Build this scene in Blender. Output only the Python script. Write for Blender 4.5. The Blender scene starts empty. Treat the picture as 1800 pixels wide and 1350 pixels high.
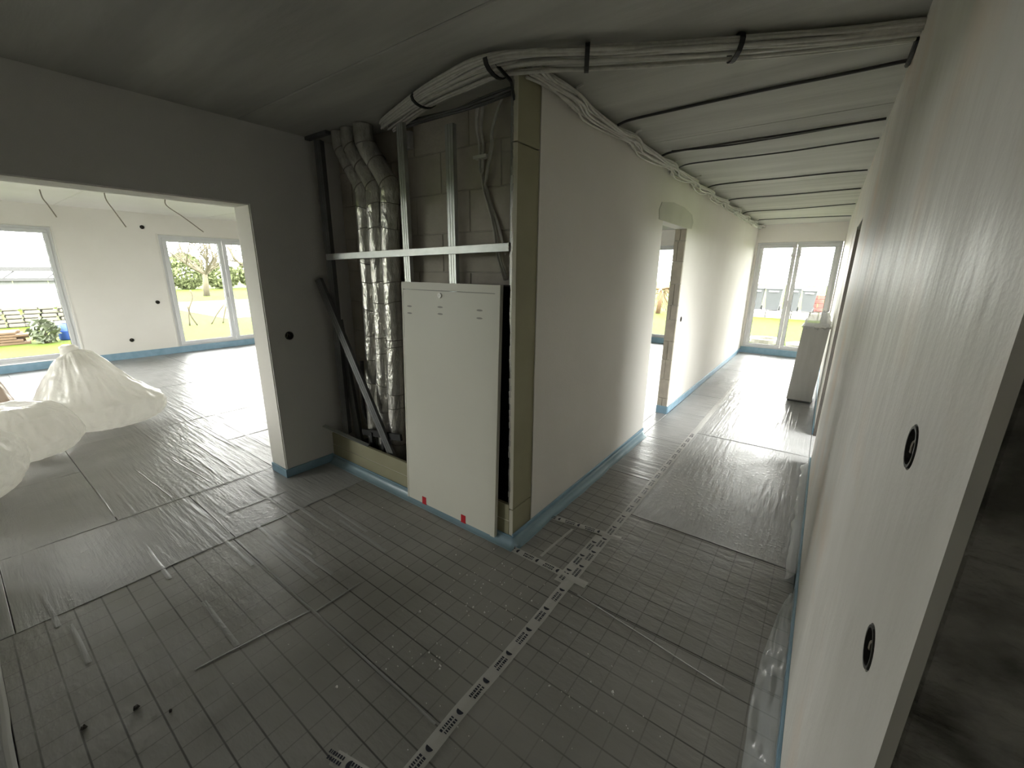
import bpy, math, random
from mathutils import Vector, Matrix, noise
random.seed(7)
scene = bpy.context.scene
COL = scene.collection

# ------------------------------------------------------------------ camera
F_PX, YAW, PITCH, ROLL, CAM_H = 732.18, -36.2543, -15.1541, 0.6509, 1.6531
def camera_axes():
    y, p, r = math.radians(YAW), math.radians(PITCH), math.radians(ROLL)
    fw = Vector((math.sin(y)*math.cos(p), math.cos(y)*math.cos(p), math.sin(p)))
    rt = Vector((math.cos(y), -math.sin(y), 0)); up = rt.cross(fw)
    return rt*math.cos(r)+up*math.sin(r), -rt*math.sin(r)+up*math.cos(r), fw
cam_data = bpy.data.cameras.new('camera')
cam_data.sensor_width = 36; cam_data.lens = F_PX/1800*36; cam_data.clip_start = 0.02; cam_data.clip_end = 400
cam = bpy.data.objects.new('camera', cam_data); COL.objects.link(cam)
rt, up, fw = camera_axes()
m = Matrix.Identity(4)
for i in range(3):
    m[i][0] = rt[i]; m[i][1] = up[i]; m[i][2] = -fw[i]
m[2][3] = CAM_H
cam.matrix_world = m
scene.camera = cam

# ------------------------------------------------------------------ light and exposure
world = bpy.data.worlds.new('overcast_sky'); scene.world = world; world.use_nodes = True
bg = world.node_tree.nodes['Background']
bg.inputs[0].default_value = (1.0, 0.965, 0.955, 1); bg.inputs[1].default_value = 1.0
scene.view_settings.view_transform = 'Standard'; scene.view_settings.look = 'None'
scene.view_settings.gamma = 1; scene.view_settings.use_curve_mapping = False
scene.view_settings.exposure = 5.12
scene.cycles.use_denoising = True; scene.cycles.use_adaptive_sampling = True; scene.cycles.adaptive_threshold = 0.025
scene.cycles.max_bounces = 12; scene.cycles.diffuse_bounces = 8; scene.cycles.glossy_bounces = 5
scene.cycles.transparent_max_bounces = 16; scene.cycles.sample_clamp_indirect = 6
scene.cycles.caustics_reflective = False; scene.cycles.caustics_refractive = False

# ------------------------------------------------------------------ dimensions (metres)
H = 2.6
XR, XH, XL, XLB, XW = 0.1354, -1.3253, -3.3076, -3.5443, -10.236
XHB = XH-0.121
YN, YB, YE = 1.833, 2.13, 10.236
YP, ZL = 1.4194, 2.0826
D1, D2, ZD = 4.147, 4.974, 2.1186
YRE = 0.5357

def portal(name, loc, rot, sx, sy):
    d = bpy.data.lights.new(name, 'AREA'); d.shape = 'RECTANGLE'; d.size = sx; d.size_y = sy
    d.cycles.is_portal = True
    o = bpy.data.objects.new(name, d); COL.objects.link(o); o.location = loc; o.rotation_euler = rot
R90 = math.pi/2
portal('daylight_portal', (XW-0.30, 0.1, 1.2), (0, -R90, 0), 2.4, 2.7)
portal('daylight_portal', (XW-0.30, 3.7, 1.2), (0, -R90, 0), 2.4, 2.3)
portal('daylight_portal', (-0.58, YE+0.31, 1.2), (-R90, 0, 0), 1.6, 2.4)
portal('daylight_portal', (2.01, 4.375, 1.375), (0, R90, 0), 1.85, 2.75)
portal('daylight_portal', (-3.5, YE+0.31, 1.2), (-R90, 0, 0), 2.2, 2.4)
portal('daylight_portal', (-7.0, -3.51, 1.2), (R90, 0, 0), 2.1, 2.4)

# ------------------------------------------------------------------ node material helpers
def mat(name, color, rough=0.7, metal=0.0, spec=0.5):
    mt = bpy.data.materials.new(name); mt.use_nodes = True
    b = mt.node_tree.nodes['Principled BSDF']
    b.inputs['Base Color'].default_value = (*color, 1); b.inputs['Roughness'].default_value = rough
    b.inputs['Metallic'].default_value = metal; b.inputs['Specular IOR Level'].default_value = spec
    return mt
def N(mt, t): return mt.node_tree.nodes.new(t)
def L(mt, a, b): mt.node_tree.links.new(a, b)
def pos(mt, scale=(1, 1, 1), rotz=0):
    g = N(mt, 'ShaderNodeNewGeometry'); mp = N(mt, 'ShaderNodeMapping')
    mp.inputs['Scale'].default_value = scale; mp.inputs['Rotation'].default_value = (0, 0, rotz)
    L(mt, g.outputs['Position'], mp.inputs['Vector']); return mp.outputs['Vector']
def noise_fac(mt, scale, vec_scale=(1, 1, 1), detail=4, lo=0.35, hi=0.65, dist=0.0):
    n = N(mt, 'ShaderNodeTexNoise'); n.inputs['Scale'].default_value = scale; n.inputs['Detail'].default_value = detail
    n.inputs['Distortion'].default_value = dist
    L(mt, pos(mt, vec_scale), n.inputs['Vector'])
    r = N(mt, 'ShaderNodeMapRange'); r.inputs['From Min'].default_value = lo; r.inputs['From Max'].default_value = hi
    L(mt, n.outputs['Fac'], r.inputs['Value']); return r.outputs['Result']
def mixcol(mt, fac, a, b):
    mx = N(mt, 'ShaderNodeMix'); mx.data_type = 'RGBA'
    for sock, v in ((mx.inputs[6], a), (mx.inputs[7], b)):
        if isinstance(v, tuple): sock.default_value = (*v, 1)
        else: L(mt, v, sock)
    if isinstance(fac, float): mx.inputs[0].default_value = fac
    else: L(mt, fac, mx.inputs[0])
    return mx.outputs[2]
def bsdf(mt): return mt.node_tree.nodes['Principled BSDF']
def setcol(mt, out): L(mt, out, bsdf(mt).inputs['Base Color'])
def bump(mt, heights, strength=0.3, dist=0.01):
    prev = None
    for h, s, d in heights:
        bp = N(mt, 'ShaderNodeBump'); bp.inputs['Strength'].default_value = s; bp.inputs['Distance'].default_value = d
        L(mt, h, bp.inputs['Height'])
        if prev: L(mt, prev, bp.inputs['Normal'])
        prev = bp.outputs['Normal']
    L(mt, prev, bsdf(mt).inputs['Normal'])
def varied(name, a, b, scale=3, vec=(1, 1, 1), rough=0.8, metal=0, spec=0.4, lo=0.3, hi=0.7, bumps=()):
    mt = mat(name, a, rough, metal, spec)
    setcol(mt, mixcol(mt, noise_fac(mt, scale, vec, 5, lo, hi), a, b))
    hs = [(noise_fac(mt, s, v, 4, 0.2, 0.8), st, d) for s, v, st, d in bumps]
    if hs: bump(mt, hs)
    return mt

M = {}
M['plaster'] = varied('plaster', (.83, .81, .77), (.78, .755, .71), 1.3, rough=.85, bumps=[(90, (1, 1, 1), .12, .004), (6, (1, 1, 1), .12, .01)])
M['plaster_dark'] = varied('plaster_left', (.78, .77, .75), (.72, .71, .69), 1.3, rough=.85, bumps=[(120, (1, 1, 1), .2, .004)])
mt = varied('plaster_right', (.82, .80, .755), (.76, .74, .69), 2.0, (1, 1.6, .5), rough=.55, spec=.35,
            bumps=[(4, (1, 1.2, .5), .35, .02), (110, (1, 1, 1), .1, .003)])
setcol(mt, mixcol(mt, noise_fac(mt, 1.7, (1, .8, 1.3), 3, .52, .70), mixcol(mt, noise_fac(mt, 2.6, (1, 1.4, .5), 5, .3, .7), (.82, .80, .755), (.72, .70, .65)), (.78, .69, .60)))
M['plaster_right'] = mt
M['plaster_patch'] = varied('damp_plaster', (.60, .585, .545), (.66, .64, .60), 5)
M['concrete'] = varied('concrete', (.44, .44, .41), (.56, .56, .52), 2.2, (.35, 2.4, 1), rough=.7, lo=.40, hi=.66,
                       bumps=[(9, (.3, 2.0, 1), .25, .01), (60, (1, 1, 1), .1, .004)])
M['slab'] = varied('screed_slab', (.25, .25, .24), (.2, .2, .19), 5)
M['masonry'] = varied('masonry', (.60, .56, .49), (.50, .46, .40), 7, bumps=[(45, (1, 1, 1), .4, .006)])
M['masonry_dark'] = varied('rough_masonry', (.42, .41, .38), (.14, .135, .12), 9, (1, 1, 1.4), lo=.42, hi=.62, bumps=[(25, (1, 1, 1.5), .9, .012)])
M['jamb_block'] = varied('jamb_block', (.55, .50, .42), (.44, .40, .34), 12, bumps=[(60, (1, 1, 1), .3, .004)])
M['mortar'] = varied('mortar', (.52, .49, .44), (.44, .41, .37), 20)
M['olive'] = varied('green_plasterboard', (.36, .345, .23), (.32, .305, .20), 4, rough=.8)
M['board_edge'] = mat('board_edge', (.62, .60, .50), .8)
M['foam_blue'] = varied('blue_foam', (.22, .36, .47), (.28, .43, .55), 12, rough=.5)
M['white_frame'] = varied('window_plastic', (.70, .71, .72), (.60, .61, .63), 3, rough=.4)
M['trim_white'] = mat('trim_white', (.75, .74, .70), .6)
M['galv'] = varied('galvanised_steel', (.52, .54, .52), (.44, .46, .44), 14, rough=.42, metal=.75)
M['galv_dark'] = varied('dull_steel', (.20, .205, .205), (.15, .155, .155), 10, rough=.55, metal=.35)
M['foil'] = varied('aluminium_foil', (.72, .71, .67), (.55, .54, .50), 18, rough=.36, metal=.9, bumps=[(30, (1, 1, .5), .7, .012), (9, (1, 1, .6), .6, .02)])
M['foil_tape'] = mat('foil_tape', (.38, .37, .34), .35, .9)
M['panel'] = varied('cream_lacquer', (.74, .73, .64), (.72, .71, .62), 3, rough=.42, spec=.4)
M['panel_slot'] = mat('slot_dark', (.36, .35, .31), .7)
M['lock'] = mat('lock_white', (.85, .85, .8), .3)
M['red'] = mat('red_tape', (.55, .01, .02), .45)
M['cable'] = varied('grey_cable', (.72, .71, .66), (.58, .57, .53), 30, rough=.5)
M['cable_dark'] = mat('dark_cable', (.05, .05, .05), .5)
M['cable_black'] = mat('black_strap', (.012, .012, .012), .6)
M['wire'] = mat('thin_wire', (.25, .22, .18), .5)
M['socket_dark'] = mat('socket_plastic_shade', (.06, .058, .052), .6)  # socket cup darkened in colour to stand in for the hole's shade
M['lining_shade'] = varied('doorway_shade_dark', (.07, .06, .05), (.05, .045, .04), 6)  # dark colour put in as shade for the brightly lit doorway slit
M['dark'] = mat('recess_shade', (.015, .015, .015), .9)  # near black, stands in for shade inside the recesses
M['box_white'] = mat('junction_plastic', (.55, .55, .55), .5)
M['grey_pack'] = varied('grey_polystyrene', (.55, .545, .53), (.49, .485, .47), 6, (3, 3, .5), rough=.7)
M['crumb'] = mat('white_polystyrene', (.85, .85, .83), .8)
M['grit'] = mat('dark_grit', (.07, .065, .06), .9)
M['print'] = mat('tape_print', (.012, .014, .03), .5)
M['grass'] = varied('lawn', (.027, .043, .002), (.038, .052, .005), 1.2, rough=.95, spec=.1, bumps=[(20, (1, 1, 1), .4, .03)])
M['earth'] = varied('bare_ground', (.11, .115, .06), (.085, .10, .04), 1.5, rough=.95, spec=.1)
M['paving'] = varied('paving', (0.210, 0.200, 0.180), (0.170, 0.165, 0.145), 3, rough=.9)
M['bin'] = varied('bin_plastic', (0.041, 0.044, 0.047), (0.033, 0.036, 0.039), 5, rough=.5)
M['bin_print'] = mat('bin_label', (.4, .4, .4), .6)
M['brick'] = varied('red_wall', (0.130, 0.050, 0.043), (0.150, 0.065, 0.055), 4, rough=.9)
M['bark'] = varied('bark', (0.070, 0.060, 0.037), (0.045, 0.040, 0.025), 8, rough=.95)
M['leaf'] = varied('hedge_leaf', (.075, .09, .04), (.10, .115, .055), 2, rough=.9, spec=.1)
M['leaf_dry'] = varied('dry_leaf', (0.085, 0.055, 0.030), (0.110, 0.075, 0.045), 3, rough=.95, spec=.1)
M['steel_out'] = mat('outdoor_steel', (.022, .022, .023), .6)
M['greenhouse'] = mat('pale_sheet', (0.099, 0.104, 0.104), .5)
M['stone'] = varied('stone', (0.099, 0.092, 0.079), (0.068, 0.063, 0.054), 4, rough=.95)
M['timber'] = varied('timber', (0.120, 0.077, 0.045), (0.085, 0.055, 0.033), 5, (6, .6, 6), rough=.9)
M['blue_plastic'] = mat('blue_plastic', (.03, .07, .28), .4)
M['pale_plant'] = varied('pale_leaf', (0.100, 0.120, 0.080), (0.150, 0.165, 0.120), 6, rough=.9)

def film_material(name, base, stretch, grid):
    mt = mat(name, base, .42, 0, .24)
    col = mixcol(mt, noise_fac(mt, 2.2, (1, 1, 1), 4), base, tuple(c*.86 for c in base))
    if grid:
        sep = N(mt, 'ShaderNodeSeparateXYZ'); L(mt, pos(mt), sep.inputs[0])
        def lines(sock, off, width):
            a = N(mt, 'ShaderNodeMath'); a.operation = 'ADD'; a.inputs[1].default_value = off+50; L(mt, sock, a.inputs[0])
            d = N(mt, 'ShaderNodeMath'); d.operation = 'MODULO'; d.inputs[1].default_value = .1; L(mt, a.outputs[0], d.inputs[0])
            s = N(mt, 'ShaderNodeMath'); s.operation = 'SUBTRACT'; s.inputs[1].default_value = .05; L(mt, d.outputs[0], s.inputs[0])
            ab = N(mt, 'ShaderNodeMath'); ab.operation = 'ABSOLUTE'; L(mt, s.outputs[0], ab.inputs[0])
            mr = N(mt, 'ShaderNodeMapRange'); mr.inputs['From Min'].default_value = width; mr.inputs['From Max'].default_value = width*.4
            mr.inputs['To Max'].default_value = 1.0
            L(mt, ab.outputs[0], mr.inputs['Value']); return mr.outputs['Result']
        ly = lines(sep.outputs['Y'], .06, .0042); lx = lines(sep.outputs['X'], .03, .0034)
        sc = N(mt, 'ShaderNodeMath'); sc.operation = 'MULTIPLY'; sc.inputs[1].default_value = .5; L(mt, lx, sc.inputs[0])
        fade = noise_fac(mt, 1.5, (1, 1, 1), 2, .25, .55)
        mx = N(mt, 'ShaderNodeMath'); mx.operation = 'MAXIMUM'; L(mt, ly, mx.inputs[0]); L(mt, sc.outputs[0], mx.inputs[1])
        mu = N(mt, 'ShaderNodeMath'); mu.operation = 'MULTIPLY'; L(mt, mx.outputs[0], mu.inputs[0]); L(mt, fade, mu.inputs[1])
        col = mixcol(mt, mu.outputs[0], col, tuple(c*.28 for c in base))
    setcol(mt, col)
    rr = N(mt, 'ShaderNodeMapRange'); rr.inputs['To Min'].default_value = .28; rr.inputs['To Max'].default_value = .42
    L(mt, noise_fac(mt, 5, (1, 1, 1), 3), rr.inputs['Value']); L(mt, rr.outputs['Result'], bsdf(mt).inputs['Roughness'])
    def patchy(h, sc, lo, hi):
        mu = N(mt, 'ShaderNodeMath'); mu.operation = 'MULTIPLY'; L(mt, h, mu.inputs[0]); L(mt, noise_fac(mt, sc, (1, 1, 1), 1, lo, hi), mu.inputs[1]); return mu.outputs[0]
    k = .6 if grid else 1.0
    bump(mt, [(patchy(noise_fac(mt, 5, stretch, 2, .3, .7, .3), 1.1, .3, .6), .20*k, .014), (patchy(noise_fac(mt, 16, stretch, 3, .3, .7), 1.4, .28, .52), .27*k, .009),
              (patchy(noise_fac(mt, 38, (1, 1, 1), 2, .52, .72), 1.7, .36, .58), .20*k, .005)])
    return mt
BASE = (.39, .392, .395)
M['film_x'] = film_material('foil_faced_board_creased_across', BASE, (.22, 2.2, 1), False)
M['film_y'] = film_material('foil_faced_board_creased_along', BASE, (2.2, .22, 1), False)
M['film_grid'] = film_material('foil_faced_board_printed_grid', (.34, .335, .32), (.5, 1.4, 1), True)

def clear_plastic(name, tint, dens, rough=.2):
    mt = mat(name, tint, rough)
    nt = mt.node_tree; out = nt.nodes['Material Output']; b = bsdf(mt)
    tr = N(mt, 'ShaderNodeBsdfTransparent'); mx = N(mt, 'ShaderNodeMixShader'); mx.inputs[0].default_value = dens
    L(mt, tr.outputs[0], mx.inputs[1]); L(mt, b.outputs[0], mx.inputs[2]); L(mt, mx.outputs[0], out.inputs['Surface'])
    return mt
M['clear_film'] = clear_plastic('clear_film', (.75, .77, .78), .30, .16)
M['tape'] = clear_plastic('clear_tape', (.8, .8, .78), .62, .3)
M['blue_film'] = clear_plastic('blue_tinted_film', (.35, .50, .58), .6, .3)
def glass_mat():
    mt = bpy.data.materials.new('window_glass'); mt.use_nodes = True; nt = mt.node_tree
    nt.nodes.remove(bsdf(mt)); out = nt.nodes['Material Output']
    tr = N(mt, 'ShaderNodeBsdfTransparent'); tr.inputs[0].default_value = (.93, .95, .93, 1)
    gl = N(mt, 'ShaderNodeBsdfGlossy'); gl.inputs['Roughness'].default_value = .02
    fr = N(mt, 'ShaderNodeFresnel'); fr.inputs[0].default_value = 1.25
    mx = N(mt, 'ShaderNodeMixShader'); L(mt, fr.outputs[0], mx.inputs[0]); L(mt, tr.outputs[0], mx.inputs[1]); L(mt, gl.outputs[0], mx.inputs[2])
    L(mt, mx.outputs[0], out.inputs['Surface']); return mt
M['glass'] = glass_mat()
def bag_mat():
    mt = varied('white_bag_film', (.92, .91, .88), (.84, .83, .80), 4, rough=.22, spec=.7, lo=.35, hi=.75,
                bumps=[(12, (1, 1, 1.4), .35, .03), (35, (1, 1, 1), .25, .01)])
    nt = mt.node_tree; out = nt.nodes['Material Output']; b = bsdf(mt)
    tl = N(mt, 'ShaderNodeBsdfTranslucent'); tl.inputs[0].default_value = (.93, .92, .89, 1)
    mx = N(mt, 'ShaderNodeMixShader'); mx.inputs[0].default_value = .55
    L(mt, b.outputs[0], mx.inputs[1]); L(mt, tl.outputs[0], mx.inputs[2]); L(mt, mx.outputs[0], out.inputs['Surface'])
    return mt
M['bag'] = bag_mat()
M['bag_pink'] = varied('pinkish_bag_film', (.66, .52, .44), (.58, .47, .40), 6, rough=.35)

# ------------------------------------------------------------------ mesh helpers
WL = {}
class MB:
    def __init__(s): s.v = []; s.f = []; s.mi = []; s.cur = 0
    def add(s, vs, fs):
        o = len(s.v); s.v += [Vector(v) for v in vs]
        for f in fs: s.f.append([i+o for i in f]); s.mi.append(s.cur)
        return s
    def box(s, a, b):
        x0, x1 = sorted((a[0], b[0])); y0, y1 = sorted((a[1], b[1])); z0, z1 = sorted((a[2], b[2]))
        return s.add([(x0,y0,z0),(x1,y0,z0),(x1,y1,z0),(x0,y1,z0),(x0,y0,z1),(x1,y0,z1),(x1,y1,z1),(x0,y1,z1)],
                     [(3,2,1,0),(4,5,6,7),(0,1,5,4),(1,2,6,5),(2,3,7,6),(3,0,4,7)])
    def bar(s, p, q, w, h, upv=(0, 0, 1)):
        p, q = Vector(p), Vector(q); d = (q-p).normalized(); u = Vector(upv)
        if abs(d.dot(u)) > .95: u = Vector((0, 1, 0))
        r = d.cross(u).normalized(); u = r.cross(d)
        vs = []
        for c in (p, q):
            for a, b in ((-1,-1),(1,-1),(1,1),(-1,1)): vs.append(c+r*a*w/2+u*b*h/2)
        return s.add(vs, [(0,1,2,3),(7,6,5,4),(0,4,5,1),(1,5,6,2),(2,6,7,3),(3,7,4,0)])
    def tube(s, pts, r, n=8, cap=True):
        pts = [Vector(p) for p in pts]; k = len(pts); rad = r if isinstance(r, (list, tuple)) else [r]*k
        t0 = (pts[1]-pts[0]).normalized(); a = Vector((0,0,1)) if abs(t0.z) < .9 else Vector((1,0,0))
        nrm = t0.cross(a).normalized(); vs = []
        for i, p in enumerate(pts):
            t = (pts[min(i+1,k-1)]-pts[max(i-1,0)]).normalized()
            nrm = (nrm-t*nrm.dot(t)).normalized(); b = t.cross(nrm)
            for j in range(n):
                an = 2*math.pi*j/n; vs.append(p+(nrm*math.cos(an)+b*math.sin(an))*rad[i])
        fs = [(i*n+j, i*n+(j+1)%n, (i+1)*n+(j+1)%n, (i+1)*n+j) for i in range(k-1) for j in range(n)]
        if cap: fs += [tuple(range(n))[::-1], tuple(range((k-1)*n, k*n))]
        return s.add(vs, fs)
    def cyl(s, c, r, h, axis='Z', n=20, r2=None):
        d = {'X': Vector((1,0,0)), 'Y': Vector((0,1,0)), 'Z': Vector((0,0,1))}[axis]
        c = Vector(c); return s.tube([c, c+d*h], [r, r if r2 is None else r2], n)
    def build(s, name, mt, parent=None, smooth=False, **kw):
        if parent is not None or True:
            xs = [v.x for v in s.v]; ys = [v.y for v in s.v]; zs = [v.z for v in s.v]
            c = Vector(((min(xs)+max(xs))/2, (min(ys)+max(ys))/2, min(zs)))
        me = bpy.data.meshes.new(name)
        me.from_pydata([tuple(v-c) for v in s.v], [], s.f)
        for mm in (mt if isinstance(mt, (list, tuple)) else [mt]): me.materials.append(M[mm])
        me.polygons.foreach_set('material_index', s.mi)
        if smooth: me.polygons.foreach_set('use_smooth', [True]*len(me.polygons))
        me.update()
        return link(bpy.data.objects.new(name, me), c, parent, **kw)
def link(o, c, parent=None, label=None, cat=None, group=None, kind=None):
    COL.objects.link(o); o.location = c; WL[o] = Vector(c)
    if parent is not None:
        o.parent = parent; o.matrix_parent_inverse = Matrix.Translation(-WL[parent])
    if label: o['label'] = label
    if cat: o['category'] = cat
    if group: o['group'] = group
    if kind: o['kind'] = kind
    return o
def thing(name, loc, label, cat, group=None):
    return link(bpy.data.objects.new(name, None), Vector(loc), None, label, cat, group)
def struct(o): o['kind'] = 'structure'; return o
def copy_tree(root, offset, label):
    r = root.copy(); COL.objects.link(r); r.location = Vector(root.location)+Vector(offset); r['label'] = label
    WL[r] = Vector(r.location)
    def rec(a, b):
        for ch in list(a.children):
            c = ch.copy(); COL.objects.link(c); c.parent = b; rec(ch, c)
    rec(root, r); return r
def catmull(pts, n=6):
    pts = [Vector(p) for p in pts]; P = [pts[0]*2-pts[1]]+pts+[pts[-1]*2-pts[-2]]; out = []
    for i in range(1, len(P)-2):
        for k in range(n):
            t = k/n; a, b, c, d = P[i-1:i+3]
            out.append(.5*((2*b)+(-a+c)*t+(2*a-5*b+4*c-d)*t*t+(-a+3*b-3*c+d)*t**3))
    out.append(pts[-1]); return out
def rbox(mb, a, b, r=.004):
    """a box with its edges chamfered by r"""
    x0, x1 = sorted((a[0], b[0])); y0, y1 = sorted((a[1], b[1])); z0, z1 = sorted((a[2], b[2]))
    vs, idx = [], {}
    for i, x in enumerate((x0, x1)):
        for j, y in enumerate((y0, y1)):
            for k, z in enumerate((z0, z1)):
                sx, sy, sz = (1, -1)[i], (1, -1)[j], (1, -1)[k]
                for ax in range(3):
                    idx[i,j,k,ax] = len(vs)
                    vs.append((x+(0 if ax == 0 else sx*r), y+(0 if ax == 1 else sy*r), z+(0 if ax == 2 else sz*r)))
    fs = []
    for ax in range(3):
        o1, o2 = [q for q in range(3) if q != ax]
        for e in (0, 1):
            q = []
            for p1, p2 in ((0,0),(1,0),(1,1),(0,1)):
                t = [0,0,0]; t[ax] = e; t[o1] = p1; t[o2] = p2; q.append(idx[(*t, ax)])
            fs.append(q)
        for p1 in (0, 1):
            for p2 in (0, 1):
                q = []
                for e, w in ((0, o1), (1, o1), (1, o2), (0, o2)):
                    t = [0,0,0]; t[ax] = e; t[o1] = p1; t[o2] = p2; q.append(idx[(*t, w)])
                fs.append(q)
    for i in (0, 1):
        for j in (0, 1):
            for k in (0, 1): fs.append([idx[i,j,k,q] for q in range(3)])
    mb.add(vs, fs)
    return mb
def fix_normals(o):
    import bmesh
    bm = bmesh.new(); bm.from_mesh(o.data); bmesh.ops.recalc_face_normals(bm, faces=bm.faces); bm.to_mesh(o.data); bm.free(); return o

def wall(name, mt, axis, front, back, u0, u1, z0, z1, openings=(), holes=()):
    """axis 'X': plane x = front, u runs along y; axis 'Y': plane y = front, u along x. holes: (u, z, r, depth) sunk into the front."""
    us = {u0, u1}; zs = {z0, z1}
    for a, b, c, d in openings: us |= {max(a, u0), min(b, u1)}; zs |= {max(c, z0), min(d, z1)}
    for u, z, r, d in holes: us |= {u-r*1.2, u+r*1.2}; zs |= {z-r*1.2, z+r*1.2}
    us, zs = sorted(us), sorted(zs)
    P = (lambda w, u, z: (w, u, z)) if axis == 'X' else (lambda w, u, z: (u, w, z))
    nu, nz = len(us)-1, len(zs)-1
    def solid(i, j):
        if not (0 <= i < nu and 0 <= j < nz): return False
        u, z = (us[i]+us[i+1])/2, (zs[j]+zs[j+1])/2
        return not any(a < u < b and c < z < d for a, b, c, d in openings)
    def hole(i, j):
        u, z = (us[i]+us[i+1])/2, (zs[j]+zs[j+1])/2
        for h in holes:
            if abs(h[0]-u) < 1e-4 and abs(h[1]-z) < 1e-4: return h
    mb = MB()
    for i in range(nu):
        for j in range(nz):
            if not solid(i, j): continue
            a, b, c, d = us[i], us[i+1], zs[j], zs[j+1]; h = hole(i, j)
            if not h: mb.add([P(front,a,c),P(front,b,c),P(front,b,d),P(front,a,d)], [(0,1,2,3)])
            else:
                n = 24; w = h[2]*1.2; sg = 1 if back > front else -1; vs = []
                for k in range(n):
                    an = 2*math.pi*k/n; cs, sn = math.cos(an), math.sin(an); q = w/max(abs(cs), abs(sn))
                    vs += [P(front, h[0]+cs*q, h[1]+sn*q), P(front, h[0]+cs*h[2], h[1]+sn*h[2]), P(front+sg*h[3], h[0]+cs*h[2]*.97, h[1]+sn*h[2]*.97)]
                fs = []
                for k in range(n):
                    p, q = 3*k, 3*((k+1) % n); fs += [(p, q, q+1, p+1), (p+1, q+1, q+2, p+2)]
                fs.append([3*k+2 for k in range(n)]); mb.add(vs, fs)
            mb.add([P(back,a,c),P(back,b,c),P(back,b,d),P(back,a,d)], [(0,3,2,1)])
            for (di, dj), e in (((-1,0), ((a,c),(a,d))), ((1,0), ((b,c),(b,d))), ((0,-1), ((a,c),(b,c))), ((0,1), ((a,d),(b,d)))):
                if not solid(i+di, j+dj):
                    (p, q), (r, s_) = e
                    mb.add([P(front,p,q),P(front,r,s_),P(back,r,s_),P(back,p,q)], [(0,1,2,3)])
    return struct(mb.build(name, mt))

# ------------------------------------------------------------------ setting: floor
floor = struct(MB().box((-10.6, -3.3, -.16), (1.8, 10.6, -.022)).build('floor', 'slab'))
G = .0016
def board(x0, x1, y0, y1, mt, dz=0.0):
    mb = MB(); rbox(mb, (x0+G, y0+G, -.022), (x1-G, y1-G, 0+dz), .0022)
    return fix_normals(mb.build('insulation_board', mt, floor))
XT = -.872
jit = lambda: random.uniform(-.0015, .0005)
# entrance area
for x0, x1, y0, y1, k in [
    (-2.775, XT, .805, 1.79, 'film_grid'), (-2.775, XT, -.16, .805, 'film_grid'), (-2.775, XT, -2.2, -.16, 'film_x'),
    (-3.6, -2.775, .82, 1.79, 'film_x'), (-3.6, -2.775, -.10, .82, 'film_x'), (-3.6, -2.775, -2.2, -.10, 'film_x'),
    (XT, XR-.012, .62, 1.70, 'film_grid'), (XT, XR-.012, -.4, .62, 'film_grid'), (XT, XR-.012, -2.2, -.4, 'film_grid'),
    (XT, XR-.012, 1.70, 2.61, 'film_grid'), (XT, XR-.012, 2.61, 4.55, 'film_y'), (XT, XR-.012, 4.55, 6.35, 'film_y'),
    (XT, XR-.012, 6.35, 8.15, 'film_y'), (XT, XR-.012, 8.15, 9.85, 'film_y'), (XT, XR-.012, 9.85, YE-.01, 'film_y')]:
    board(x0, x1, y0, y1, k, jit())
ys = [1.79, 2.25, 3.18, 4.13, 5.15, 6.10, 7.11, 8.13, 9.15, YE-.01]
for a, b in zip(ys, ys[1:]): board(XH+.012, XT, a, b, 'film_grid' if b < 3.3 else 'film_x', jit())
board(XR-.012, 1.7, -2.2, .53, 'film_grid'); board(.38, 1.7, .53, YE-.01, 'film_x'); board(XR-.012, .38, 4.37, 5.27, 'film_x')
# living room
rows = [-3.2, -1.9, -.55, .42, 1.43, 2.40, 3.4, 4.4, 5.4, 6.4, 7.4, 8.4, 9.3, YE-.01]
for r, (a, b) in enumerate(zip(rows, rows[1:])):
    xe = -3.6 if a < 2.2 else XHB-.0
    cuts = [XW+.012] + ([-8.9, -7.4, -5.5, -4.55] if r == 4 else [-8.4, -6.5, -4.76] if r % 2 == 0 else [-9.3, -7.4, -5.5]) + [xe]
    if xe > -3: cuts[-1:-1] = [-3.4 if r % 2 else -2.6]
    for c, d in zip(cuts, cuts[1:]): board(c, d, a, b, 'film_x', jit())
board(XHB, XH+.012, D1, D2, 'film_x')

# ------------------------------------------------------------------ setting: ceiling slabs
ceiling = struct(MB().box((-10.6, -3.3, 2.63), (1.8, 10.6, 2.8)).build('ceiling', 'concrete'))
sy = [-3.3, -.75, 1.42, 3.45, 5.62, 7.75, 10.6]
for a, b in zip(sy, sy[1:]):
    for c, d in ((-10.6, -7.0), (-7.0, XLB+.1), (XLB+.1, 1.8)):
        mb = MB(); rbox(mb, (c+.001, a+.003, 2.6), (d-.001, b-.003, 2.632), .005)
        fix_normals(mb.build('ceiling_slab', 'plaster' if d < XLB+.2 else 'concrete', ceiling))

# added unseen eaves over the windows, shading the floors behind them
roof = struct(MB().box((-11.85, -4.6, 2.44), (-10.54, 11.9, 2.60)).build('roof', 'timber'))
MB().box((-10.54, 10.54, 2.46), (3.2, 11.9, 2.60)).build('added_eave', 'timber', roof)
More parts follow.
